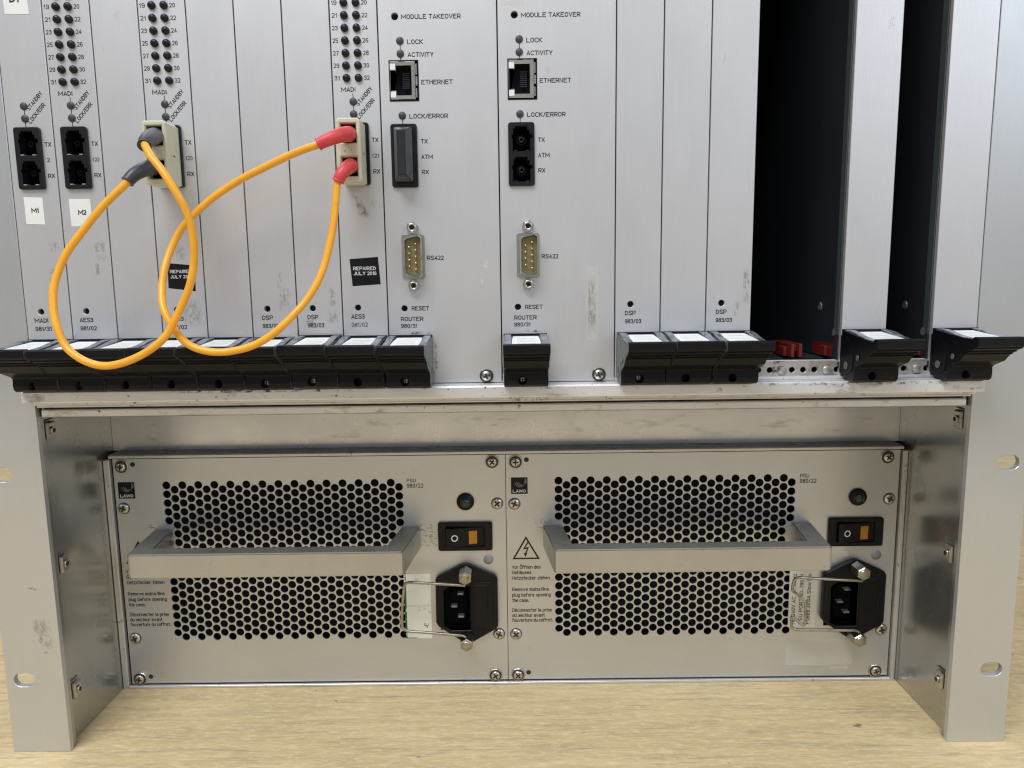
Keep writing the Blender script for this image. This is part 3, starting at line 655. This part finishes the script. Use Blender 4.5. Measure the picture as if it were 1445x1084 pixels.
def ethernet(parent):
    x0, x1, z0, z1 = 4.2, 16.9, 302.2, 319.1
    g = part('network_jack', plate([(x0, z0-ZB), (x1, z0-ZB), (x1, z1-ZB), (x0, z1-ZB)], [[(x0+.35, z0+.45-ZB), (x1-.45, z0+.45-ZB), (x1-.45, z1-.45-ZB), (x0+.35, z1-.45-ZB)]], -.25, 1.5, .1), 'bezel', parent)
    zz = lambda z: z-ZB
    # metal shield with the notched opening
    op = [(x0+.6, 306.6), (x0+2.9, 306.6), (x0+2.9, 304.6), (13.6, 304.6), (13.6, 316.8), (x0+2.9, 316.8), (x0+2.9, 314.6), (x0+.6, 314.6)]
    part('metal_shield', plate([(x0+.5, zz(z0+.7)), (x1-1.5, zz(z0+.7)), (x1-1.5, zz(z1-.7)), (x0+.5, zz(z1-.7))], [[(p[0]+.15, zz(p[1])) for p in op]], -.7, 5, .15), 'nickel', g)
    bm = NB(); add_box(bm, x0+.6, x1-.9, 5.1, 9, zz(z0+.8), zz(z1-.8)); part('jack_interior', bm, 'black_in', g)
    bm = NB()
    for i in range(8): add_box(bm, 9.5, 12.6, 3.0, 3.4, zz(308.2+i*.86), zz(308.55+i*.86))
    part('contact_springs', bm, 'cardplate', g)
    bm = NB(); add_box(bm, x1-1.35, x1-.75, -.5, .6, zz(303.6), zz(307.5), .1); add_box(bm, x1-1.35, x1-.75, -.5, .6, zz(313), zz(317.5), .1); add_box(bm, x1-1.35, x1-.55, -.55, .6, zz(308.6), zz(312.3), .1)
    part('spring_finger', bm, 'nickel', g)
    bm = NB(); add_box(bm, x0+.55, x0+2.9, -.72, .5, zz(303.6), zz(306.2), .1); add_box(bm, x0+.55, x0+2.9, -.72, .5, zz(315), zz(317.6), .1); part('status_window', bm, 'white', g)
def nutscrew(parent, x, z, washer=3.6, sc=1.0, y=0, flats=True, m='nickel'):
    bm = NB()
    pts = [(x+washer*math.cos(a)*(.86 if abs(math.cos(a)) > .8 else 1), z+washer*math.sin(a)*(.86 if abs(math.sin(a)) > .8 else 1)) for a in [2*math.pi*(i+.5)/16 for i in range(16)]]
    add_prism(bm, pts, 'y', y-.9, y-.02, bev=.2); wsh = part('fixing_screw', bm, 'steel', parent)
    bm = NB(); add_lathe(bm, [(3.05*sc, y-.93), (2.9*sc, y-1.05), (2.2*sc, y-1.05)], x, z, 20); part('dark_ring', bm, 'recess', wsh)
    screw_head(wsh, x, z, 2.35*sc, y-.92, m, flat=True)
    return wsh
def screw_head(parent, x, z, r, y, m='nickel', name='screw_head', flat=False):
    bm = NB(); add_lathe(bm, [(r, y+.1), (r, y-.5), (r*.86, y-1.0), (r*.5, y-1.3), (0, y-1.38)], x, z, 20); h = part(name, bm, m, parent)
    a = random.uniform(0, 1.5); bm = NB()
    for k in (0, math.pi/2):
        c, s = math.cos(a+k), math.sin(a+k); L_, wd = r*.62, r*.17
        pl = [(x+c*L_-s*wd, z+s*L_+c*wd), (x-c*L_-s*wd, z-s*L_+c*wd), (x-c*L_+s*wd, z-s*L_-c*wd), (x+c*L_+s*wd, z+s*L_-c*wd)]
        add_prism(bm, pl, 'y', y-1.42-.01*k, y-1.1)
    part('cross_recess', bm, 'recess', parent if flat else h); return h

RG = 'wide router modules in the upper subrack'
def router(X0, label, hole=False):
    t = thing('router_module', (X0, 0, ZB), label, 'router module', RG)
    holes = [ring(7.4, 336.8, 1.5, 18), ring(7.5, 213.4, 1.42, 18), [(4.35, 302.3), (16.75, 302.3), (16.75, 319.0), (4.35, 319.0)], rrect(4.5, 15.3, 266.3, 292.4, .9)]
    face(t, 50.8, holes); backer(t, 7.4, 336.8); backer(t, 7.5, 213.4)
    Z = lambda z: z-ZB
    lettering('MODULE TAKEOVER', 10.1, Z(336.5), 1.8, t, wd=25.4)
    for z in (326.9, 321.7, 296.3): led(t, 9.35, z, 'ledgrey', LEDF_M)
    bm_line(t, 9.4, 319.2, 326); bm_line(t, 9.4, 293, 296)
    lettering('LOCK', 12.3, Z(326.4), 1.8, t, wd=6.9); lettering('ACTIVITY', 12.4, Z(321.2), 1.8, t, wd=11.2)
    ethernet(t); lettering('ETHERNET', 17.9, Z(309.9), 1.8, t, wd=13.6)
    lettering('LOCK/ERROR', 12.3, Z(295.9), 1.8, t, wd=16.8)
    sc_socket(t, 4.15, 15.5, 266.0, 292.7, 1)
    for s, z, wd in (('TX', 285.4, 3.0), ('ATM', 278.9, 5.1), ('RX', 272.5, 3.2)): lettering(s, 17.0, Z(z), 1.75, t, wd=wd)
    dsub(t, 12.3); lettering('RS422', 18.2, Z(235.5), 1.8, t, wd=7.5)
    lettering('RESET', 10.7, Z(213.3), 1.8, t, wd=7.9); lettering('ROUTER', 5.7, Z(208.6), 1.8, t, wd=10.2); lettering('980/31', 5.7, Z(205.5), 1.75, t, wd=7.3)
    nutscrew(t, 43.7, Z(182.6))
    return t
r1 = router(162.56, 'wide router module whose latch ends the long left row, dark plug in its socket')
add_handle(r1, .5, 0, 0, brk=True)
r2 = router(213.36, 'wide router module on the right with open fibre sockets and a latch standing alone')
add_handle(r2, .95, 0, 0, brk=False)
film('glue_residue', 38, 43.5, 198-ZB, 232-ZB, r2, 'tape'); film('glue_residue', 38.5, 43, 200-ZB, 228-ZB, r2, 'glue'); film('glue_residue', 41, 46, 222-ZB, 240-ZB, r1, 'tape2')
film('grime', 19.5, 22, 181-ZB, 199-ZB, r1, 'grime'); film('grime', 4, 20, 201.5-ZB, 203.2-ZB, r1, 'grime'); film('grime', 10, 20, 201.8-ZB, 203.4-ZB, r2, 'grime')
film('scuff_mark', 1.5, 12, 340-ZB, 352-ZB, r2, 'tape')

# dust plug sitting in the left router's socket
pl = thing('dust_plug', (172.4, -1.5, 279.3), 'dark grey rubber dust plug in the fibre socket of the left router module', 'dust plug')
bm = NB()
def ringp(hx, hz, y): return [bm.verts.new((sx_*hx, y, sz*hz)) for sx_, sz in ((-1, -1), (1, -1), (1, 1), (-1, 1))]
rows = [ringp(3.9, 11.3, 1.0), ringp(3.9, 11.3, -2.6), ringp(3.5, 11.0, -4.5), ringp(1.7, 9.2, -9.0)]
for a, b in zip(rows, rows[1:]):
    for i in range(4): bm.faces.new((a[i], a[(i+1) % 4], b[(i+1) % 4], b[i]))
bm.faces.new(rows[-1]); bm.faces.new(rows[0][::-1]); bmesh.ops.recalc_face_normals(bm, faces=bm.faces)
bmesh.ops.bevel(bm, geom=list(bm.edges), offset=.3, segments=2, affect='EDGES')
part('plug_body', bm, 'cap', pl)
bm = NB(); add_box(bm, -4.6, 4.6, -.4, 1.2, -12.2, 12.2, .3); part('plug_flange', bm, 'bezel', pl)

# ------------------------------------------------------------------ patch cords
def patch(X0, label, boot_m, lab_boot, cord, up, dn, rb=3.1):
    t = thing('patch_cord', (X0, -1.5, 279.9), label, 'patch cord', 'orange fibre patch cords looped over the modules')
    O = Vector((X0, -1.5, 279.9))
    lp = lambda P: [Vector(p)-O for p in P]
    # duplex connector body: shell with two windows
    x0, x1, zb, zt = -5.0, 5.0, -13.1, 12.9
    body = plate([(x0+1, zb), (x1-1, zb), (x1, zb+1), (x1, zt-1), (x1-1, zt), (x0+1, zt), (x0, zt-1), (x0, zb+1)],
                 [[(x0+1.7, 2.9), (x1-1.7, 2.9), (x1-1.7, 10.7), (x0+1.7, 10.7)], [(x0+1.7, -10.6), (x1-1.7, -10.6), (x1-1.7, -2.9), (x0+1.7, -2.9)]], -13.2, -1.5, .5)
    c = part('connector_shell', body, 'beige', t)
    bm = NB(); add_box(bm, x0+1.5, x1-1.5, -9.5, -1.55, -10.7, 10.8); part('inner_housing', bm, 'bezel_in', c)
    bm = NB(); add_box(bm, x0+.35, x1-.35, -1.55, 1.2, zb+.8, zt-.8); part('plug_nose', bm, 'beige2', c)
    bm = NB(); add_box(bm, -3.3, -.12, -13.35, -12.9, -2.4, 2.4, .1); add_box(bm, .12, 3.3, -13.35, -12.9, -2.4, 2.4, .1)
    for x in (-1.6, 1.6): add_lathe(bm, [(.5, -13.3), (.45, -13.6), (0, -13.7)], x, 0, 10)
    part('clip_bridge', bm, 'beige2', c)
    bm = NB(); add_prism(bm, [(-8.0, -.7), (-6.0, -1.2), (-5.9, -.6), (-7.6, -.2)], 'x', x1+.0, x1+.06); part('side_slot', bm, 'recess', c)
    for P, r0, r1_ in ((up, rb, 2.35), (dn, rb-.15, 2.3)):
        q = catmull(lp(P), 8); m_ = len(q)
        bm = NB(); rr = [r0+(r1_-r0)*(i/(m_-1))**1.3 for i in range(m_)]; rr[-1] = r1_+.25; rr[-2] = r1_+.3
        add_tube(bm, q, rr, 20); part('strain_relief_boot', bm, boot_m, t)
    q = catmull(lp(cord), 10)
    bm = NB(); add_tube(bm, q, 1.52, 16); part('cord', bm, 'orange', t)
    return t
A_up = [(69.6, -10.0, 287.4), (72.7, -20.0, 285.3), (75.2, -29.0, 282.9), (76.3, -34.0, 281.0), (76.9, -37.0, 278.7)]
A_dn = [(68.6, -10.0, 274.7), (69.2, -17.0, 273.5), (68.0, -22.0, 271.7), (66.1, -25.0, 269.5), (64.1, -27.0, 266.5)]
A_c = [(76.9, -36.0, 279.9), (77.9, -38.0, 278.3), (81.4, -41.0, 273.7), (85.8, -43.0, 268.6), (89.4, -44.0, 263.0), (92.0, -44.0, 258.3), (93.8, -43.0, 253.6), (95.2, -42.0, 246.4), (94.8, -41.0, 235.7), (92.6, -41.0, 225.9), (89.0, -41.5, 217.6), (83.9, -42.0, 208.3), (80.7, -43.0, 204.0), (77.1, -44.0, 200.9), (72.0, -45.0, 197.8), (65.8, -46.0, 195.4), (59.8, -46.0, 194.4), (54.2, -45.5, 195.1), (48.0, -44.5, 197.7), (42.5, -43.0, 202.2), (38.6, -41.0, 210.2), (36.8, -39.0, 218.0), (37.0, -37.0, 226.5), (40.5, -34.0, 237.4), (46.3, -32.0, 246.0), (54.7, -29.5, 256.8), (62.1, -27.5, 264.3), (64.3, -27.0, 266.7), (65.0, -26.5, 267.7)]
B_up = [(151.1, -10.0, 287.0), (151.5, -19.0, 285.4), (149.3, -23.5, 284.0), (145.7, -25.5, 282.3), (141.3, -26.0, 280.3)]
B_dn = [(151.3, -10.0, 274.2), (151.8, -17.0, 272.9), (151.1, -21.5, 271.1), (149.6, -23.3, 268.8), (148.1, -23.6, 266.0)]
B_c = [(142.2, -25.5, 280.6), (140.9, -26.0, 280.0), (134.3, -25.0, 278.2), (126.5, -23.5, 275.5), (117.6, -21.5, 272.1), (109.0, -20.0, 268.6), (100.5, -19.0, 264.2), (91.8, -19.0, 258.3), (83.0, -20.5, 249.7), (78.4, -23.0, 240.8), (76.5, -27.0, 231.8), (76.6, -31.0, 223.0), (78.8, -35.5, 215.8), (82.6, -37.6, 209.3), (86.1, -38.2, 204.3), (89.8, -38.4, 201.2), (94.7, -38.6, 199.3), (100.8, -38.8, 198.5), (107.1, -38.8, 199.0), (114.3, -38.6, 200.8), (122.2, -38.0, 205.0), (129.8, -36.0, 211.8), (135.6, -33.0, 218.7), (140.1, -30.5, 226.4), (143.0, -28.0, 235.1), (145.5, -26.0, 246.1), (146.8, -24.6, 255.6), (147.8, -23.6, 265.0), (148.3, -23.0, 267.9)]
patch(70.6, 'orange patch cord loop with grey boots on its beige duplex connector', 'bootgrey', '', A_c, A_up, A_dn, 3.55)
patch(151.2, 'orange patch cord loop with red boots on its beige duplex connector', 'bootred', '', B_c, B_up, B_dn, 3.3)

# ------------------------------------------------------------------ power supplies
HX, HY = 4.365, 5.0
def perf():
    H = []
    for i in range(30):
        for j in range(18):
            x = 28.7+HX*i; z = 117.0-HY*j-(HY/2 if i % 2 else 0)
            if 78 < z < 93.5 and (x < 32.2 or x > 153): continue
            H.append(ring(x, z, 2.2, 14, .2))
    return H
def supply(X0, label, n):
    t = thing('power_supply', (X0, 58.5, 0), label, 'power supply', 'power supply units in the lower bay')
    holes = perf()+[rrect(177.4, 204.4, 79.8, 93.5, .8), ring(191.3, 106, 4.2, 20), [(176, 32), (206, 32), (206, 64), (176, 64)]]
    W = 213.36
    x0 = .6 if n == 0 else .15; x1 = W-.15 if n == 0 else W-.1
    part('front_panel', plate([(x0, 1.9), (x1, 1.9), (x1, 131.9), (x0, 131.9)], holes, 0, 1.0, .045), 'psu', t)
    bm = NB(); add_box(bm, x0+2, x1-2, 5, 165, 3, 130)
    part('dark_housing', bm, 'black_in', t)
    # carrying handle
    bm = NB(); zt, zb = 92.2, 79.7; P0, P1, F0, F1 = 20.2, 166.3, 24.4, 162.2; yF = -38.5; tk = 9.5
    outer = [(P0, -.03), (P0+.3, -4), (F0-.3, yF+1.6), (F0+.5, yF+.3), (F0+1.5, yF), (F1-1.5, yF), (F1-.5, yF+.3), (F1+.3, yF+1.6), (P1-.3, -4), (P1, -.03)]
    inner = [(P1-10.4, -.03), (P1-10.8, -4), (F1-9.5, yF+tk), (F0+9.5, yF+tk), (P0+10.8, -4), (P0+10.4, -.03)]
    add_prism(bm, outer+inner, 'z', zb, zt, bev=.7)
    bm.normal_update()
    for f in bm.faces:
        if f.normal.z > .9: f.material_index = 1  # upper faces get the darker metal that imitates shade
    part('carrying_handle', bm, ['handle_bar', 'handle_top_shade'], t)
    # fixing screws
    for x, z in ((5.5, 127.9), (206.2, 128.1), (5.5, 5.0), (206.2, 4.9)):
        nutscrew(t, x, z, 4.3, 1.1)
        if x < 10:
            bm = NB(); add_lathe(bm, [(1.35, -.05), (0, -.05)], x+5.9, z+(1 if z > 50 else 1), 14); part('slot_end', bm, 'recess', t)
    for x, z in ((4.6, 104.4), (208.6, 104.7), (4.6, 29.1), (208.5, 29.3)):
        ps = screw_head(t, x, z, 2.95, 0, name='panel_screw')
        bm = NB(); add_lathe(bm, [(3.35, -.03), (2.6, -.05)], x, z, 20); part('countersink_ring', bm, 'recess', ps)  # flat dark ring marks the countersink round the head
    # logo plate
    lx = 2.4 if n == 0 else 2.9
    bm = NB(); add_box(bm, lx, lx+9, -.14, -.02, 109.9, 119.1); lg = part('logo_plate', bm, 'blacktape', t)
    lettering('LAWO', lx+.8, 111.4, 1.6, lg, wd=7.3, m='whiteink', y=-.19, bold=.03)
    bm = NB()
    for k in range(3):
        pts = []
        for q in range(15):
            u = q/14; a = math.radians(200+175*u)
            pts.append((lx+4.7+k*.75+(2.9-k*.35)*math.cos(a), -.18, 117.6-k*.2+(3.9-k*.75)*math.sin(a)))
        for a, b in zip(pts, pts[1:]):
            wv = .16+.12*(k == 1)
            d = Vector((b[0]-a[0], 0, b[2]-a[2])).normalized(); nn = Vector((-d.z, 0, d.x))*wv
            if max(a[2], b[2]) > 118.8 or not (lx+.2 < a[0] < lx+8.8): continue
            va, vb = Vector(a), Vector(b)
            bm.faces.new([bm.verts.new(p) for p in (va-nn, vb-nn, vb+nn, va+nn)])
    part('logo_swoosh', bm, 'greyink', lg)
    # lettering
    for s, z, h, wd in (('PSU', 118.0, 1.9, 5.0), ('980/22', 115.1, 2.2, 9.0)): lettering(s, 159.6, z, h, t, wd=wd, m='inkgrey', bold=.0)
    rows = [('Vor Öffnen des', 68.1, 15.9), ('Gehäuses', 65.0, 10.8), ('Netzstecker ziehen', 61.8, 20.9), ('Remove mains/line', 55.2, 20.4), ('plug before opening', 51.9, 21.4), ('the case.', 48.8, 9.2),
            ('Déconnecter la prise', 43.0, 22.0), ('du secteur avant', 40.0, 18.0), ("l'ouverture du coffret.", 37.1, 22.4)]
    for s, z, wd in rows: lettering(s, 2.7 if n else 2.6, z, 2.0, t, wd=wd, m='ink', bold=.0)
    # warning triangle
    bm = NB(); cx, zb_, zt_ = 10.7, 72.7, 85.9; hwid = 7.6
    out = [(cx-hwid, zb_), (cx+hwid, zb_), (cx, zt_)]; inn = [(cx-hwid+1.55, zb_+.85), (cx+hwid-1.55, zb_+.85), (cx, zt_-1.75)]
    vo = [bm.verts.new((p[0], -.04, p[1])) for p in out]; vi = [bm.verts.new((p[0], -.04, p[1])) for p in inn]
    for i in range(3): bm.faces.new((vo[i], vo[(i+1) % 3], vi[(i+1) % 3], vi[i]))
    stroke(bm, [(cx+1.0, 82.4), (cx-1.1, 78.7), (cx+1.0, 79.3), (cx-.3, 75.6)], .38, -.045)
    f = bm.faces.new([bm.verts.new((p[0], -.048, p[1])) for p in ((cx-1.3, 76.4), (cx-.55, 73.9), (cx+.7, 76.0), (cx-.2, 76.0))])
    part('warning_triangle', bm, 'ink', t)
    # indicator lamp
    bm = NB(); add_lathe(bm, [(4.1, 1.5), (4.1, -.05), (4.8, -.05), (4.8, -1.0), (4.2, -1.9), (3.0, -2.1)], 191.3, 106, 26); lp_ = part('indicator_lamp', bm, 'blackpl', t)
    bm = NB(); add_lathe(bm, [(3.05, -1.6), (3.0, -2.6), (2.2, -3.7), (1.0, -4.3), (0, -4.4)], 191.3, 106, 22); part('lamp_lens', bm, 'green', lp_)
    # rocker switch
    sw = part('rocker_switch', plate(rrect(176.0, 205.7, 78.5, 94.6, 1.2), [rrect(180.4, 201.2, 80.9, 92.0, .5)], -1.9, 0-.02, .35), 'blackpl', t)
    bm = NB(); add_prism(bm, [(180.6, -.2), (180.6, -3.9), (183, -4.1), (190.9, -2.6), (199.0, -1.2), (201.0, -1.0), (201.0, 4), (180.6, 4)], 'z', 81.2, 91.8, bev=.2)
    rk_ = part('rocker', bm, 'blackpl', sw)
    bm = NB(); add_prism(bm, [(192.9, -2.62), (197.3, -1.86), (197.3, -.9), (192.9, -.9)], 'z', 82.6, 90.0, bev=.12); part('amber_window', bm, 'amber', sw)
    bm = NB(); rr = []
    for r_ in (1.85, 1.25): rr.append([bm.verts.new((185.2+r_*math.cos(a), -4.12+(r_*math.cos(a)+2.2)*.19+.28-.4, 86.4+r_*math.sin(a))) for a in [2*math.pi*i/24 for i in range(24)]])
    for i in range(24): bm.faces.new((rr[0][i], rr[0][(i+1) % 24], rr[1][(i+1) % 24], rr[1][i]))
    part('off_mark', bm, 'whiteink', sw)
    bm = NB(); add_lathe(bm, [(2.8, -.02), (2.7, -.25), (0, -.3)], 203.3, 72.8, 20); part('blind_rivet', bm, 'dotgrey', t)
    # mains inlet
    hexo = [(190.7, 71.3), (188.5, 70.9), (175.2, 64.2), (174.0, 62.5), (173.8, 37.5), (175.2, 35.3), (189.0, 25.8), (191.2, 25.0), (193.2, 25.6), (207.0, 33.6), (208.1, 35.4), (208.1, 62.5), (206.9, 64.3), (193.0, 70.9)]
    ho = [(178.4, 35.3), (182.0, 33.2), (192.8, 33.2), (192.8, 58.4), (182.0, 58.4), (178.4, 56.2)]
    inl = part('mains_inlet', plate(hexo, [ho], -3.4, -.02, .5), 'blackpl', t)
    bm = NB()
    # sleeve inside
    for i in range(6):
        a, b = ho[i], ho[(i+1) % 6]
        bm.faces.new([bm.verts.new(p) for p in ((a[0], -3.0, a[1]), (b[0], -3.0, b[1]), (b[0], 14, b[1]), (a[0], 14, a[1]))])
    bm.faces.new([bm.verts.new((p[0], 14, p[1])) for p in ho])
    part('inlet_sleeve', bm, 'bezel_in', inl)
    bm = NB(); add_prism(bm, [(181.2, 37.5), (183.4, 36.2), (190.9, 36.2), (190.9, 55.4), (183.4, 55.4), (181.2, 54)], 'y', 1.0, 13, bev=.3); part('inlet_core', bm, 'bezel_in', inl)
    for x, z, v in ((187.6, 53.8, 1), (183.9, 46.6, 0), (187.6, 40.6, 1)):
        bm = NB(); add_box(bm, x-1.7, x+1.7, -2.4, 8, z-.55, z+.55, .2)
        part('contact_pin', bm, 'hside', inl)
    bm = NB(); add_box(bm, 193.8, 205.2, -4.0, -3.1, 33.6, 61.2, .35); add_box(bm, 194.8, 202.6, -4.4, -3.8, 35, 59.8, .3); part('fuse_drawer', bm, 'blackpl', inl)
    # hexagonal posts and the wire clip that locks the plug
    for z in (67.2, 29.2):
        bm = NB(); add_prism(bm, ring(191.0, z, 3.75, 6, .5), 'y', -13.5, -3.5, bev=.5)
        add_lathe(bm, [(2.5, -13.4), (2.0, -13.9), (0, -14.0)], 191.0, z, 16, smooth=False); part('hex_post', bm, 'oldnickel', t)
    bm = NB()
    if n == 0: wp = [(191, -11.5, 62.7), (184, -12, 63.5), (163, -13, 65.4), (160.5, -13, 65.4), (158.6, -12.5, 64), (157.8, -12, 60), (156.6, -11.5, 50), (156.2, -11.5, 41), (157.2, -12, 38.6), (160.5, -12.5, 37.4), (166, -12.5, 37.0), (184, -12, 35.0), (188.5, -11.5, 34.3), (190.6, -11, 33.0)]
    else: wp = [(191, -11.5, 62.7), (184, -12, 63.4), (160, -12.8, 65.3), (156.5, -12.8, 65.6), (154.4, -12.5, 64.5), (153.6, -12, 61), (153.7, -12, 57.9), (155.6, -13.5, 56.5), (158.6, -15, 53.6), (159.6, -15, 51.6), (159.8, -15, 42), (159.2, -15, 39.8), (157.8, -14.5, 40.2), (154.2, -12.5, 43.0), (153.6, -12, 41.6), (153.8, -12, 37.6), (155.2, -12.3, 36.2), (158.0, -12.5, 35.8), (184, -12, 35.0), (188.5, -11.5, 34.6), (191, -11, 33.4)]
    add_tube(bm, catmull(wp, 5), .80, 10); part('wire_clip', bm, 'oldnickel', t)
    # soot round the inlet, rubbed marks
    film('grime', 28, 60, 92.8, 97, t, 'grime') if n == 0 else film('grime', 160, 172, 63, 75, t, 'scuff')
    film('grime', 161, 178, 78.5, 96, t, 'scuff') if n == 0 else film('grime', 16, 23, 86, 95, t, 'scuff')
    film('grime', 14, 28, 92.3, 96, t, 'scuff')
    return t
p1 = supply(0, 'left power supply unit with a white taped label beside its mains inlet', 0)
p2 = supply(213.36, 'right power supply unit with the warning triangle and rotated rating text in view', 1)
# rating labels
bm = NB(); add_prism(bm, [(156.4, 27.3), (170.6, 27.1), (171, 28), (171.0, 64.5), (170.3, 65.1), (156.2, 65.0)], 'y', -.2, -.02); s = part('rating_label', bm, 'paper2', p1, label='white paper label with pen marks')
bm = NB(); add_box(bm, 156.3, 157.3, -.24, -.205, 27.4, 65); add_box(bm, 157.3, 163, -.24, -.205, 27.3, 27.7); part('green_marker_edge', bm, 'greenline', s)
bm = NB(); add_box(bm, 156.6, 170.9, -.22, -.205, 46.2, 46.35); part('crease', bm, 'pencil', s)
lettering('JC', 168.6, 33.0, 2.4, s, m='pencil', y=-.23, rot=math.radians(70), bold=0)
bm = NB(); add_prism(bm, [(156.2, 31.5), (171.4, 31.3), (171.6, 64.6), (156.2, 64.9)], 'y', -.2, -.02); s = part('rating_label', bm, 'clearlabel', p2, label='pale rating label with rotated print')
for k, tx in enumerate(('110..240V AC  47..63Hz', 'PSU PORT 60..780 W', 'Fuses 2x10A Slow Blo')):
    lettering(tx, 160.0+k*4.1, 33.0, 2.0, s, wd=29.5, m='ink', y=-.23, rot=math.pi/2, bold=0)
film('tape_remnant', 155.5, 193.5, 8.5, 24.4, p2, 'cleartape', jag=.02, label='clear rectangular remnant of a removed label')
film('tape_remnant', 181, 191.5, 6.0, 7.6, p2, 'cleartape', jag=.05)
# marks on the flanges
def rfilm(*a, **k):
    o = film(*a, **k); return o
o = film('scuff_mark', -14-213.4, -5-213.4, 82.5, 85, rack, 'scuff'); o = film('scuff_mark', -13-213.4, -2.5-213.4, 52, 70, rack, 'glue'); film('scuff_mark', -9-213.4, -2.5-213.4, 50.5, 57, rack, 'scuff')
# grime along the rail
for a, b in ((225-213.4, 240-213.4), (60-213.4, 130-213.4), (-150, -60), (100, 205)): film('grime', a, b, 177.4, 179.2, rack, 'grime', y=-9.24, n=20)
film('grime', 215-213.4, 237-213.4, 171.8, 174.4, rack, 'grime', y=-9.25)
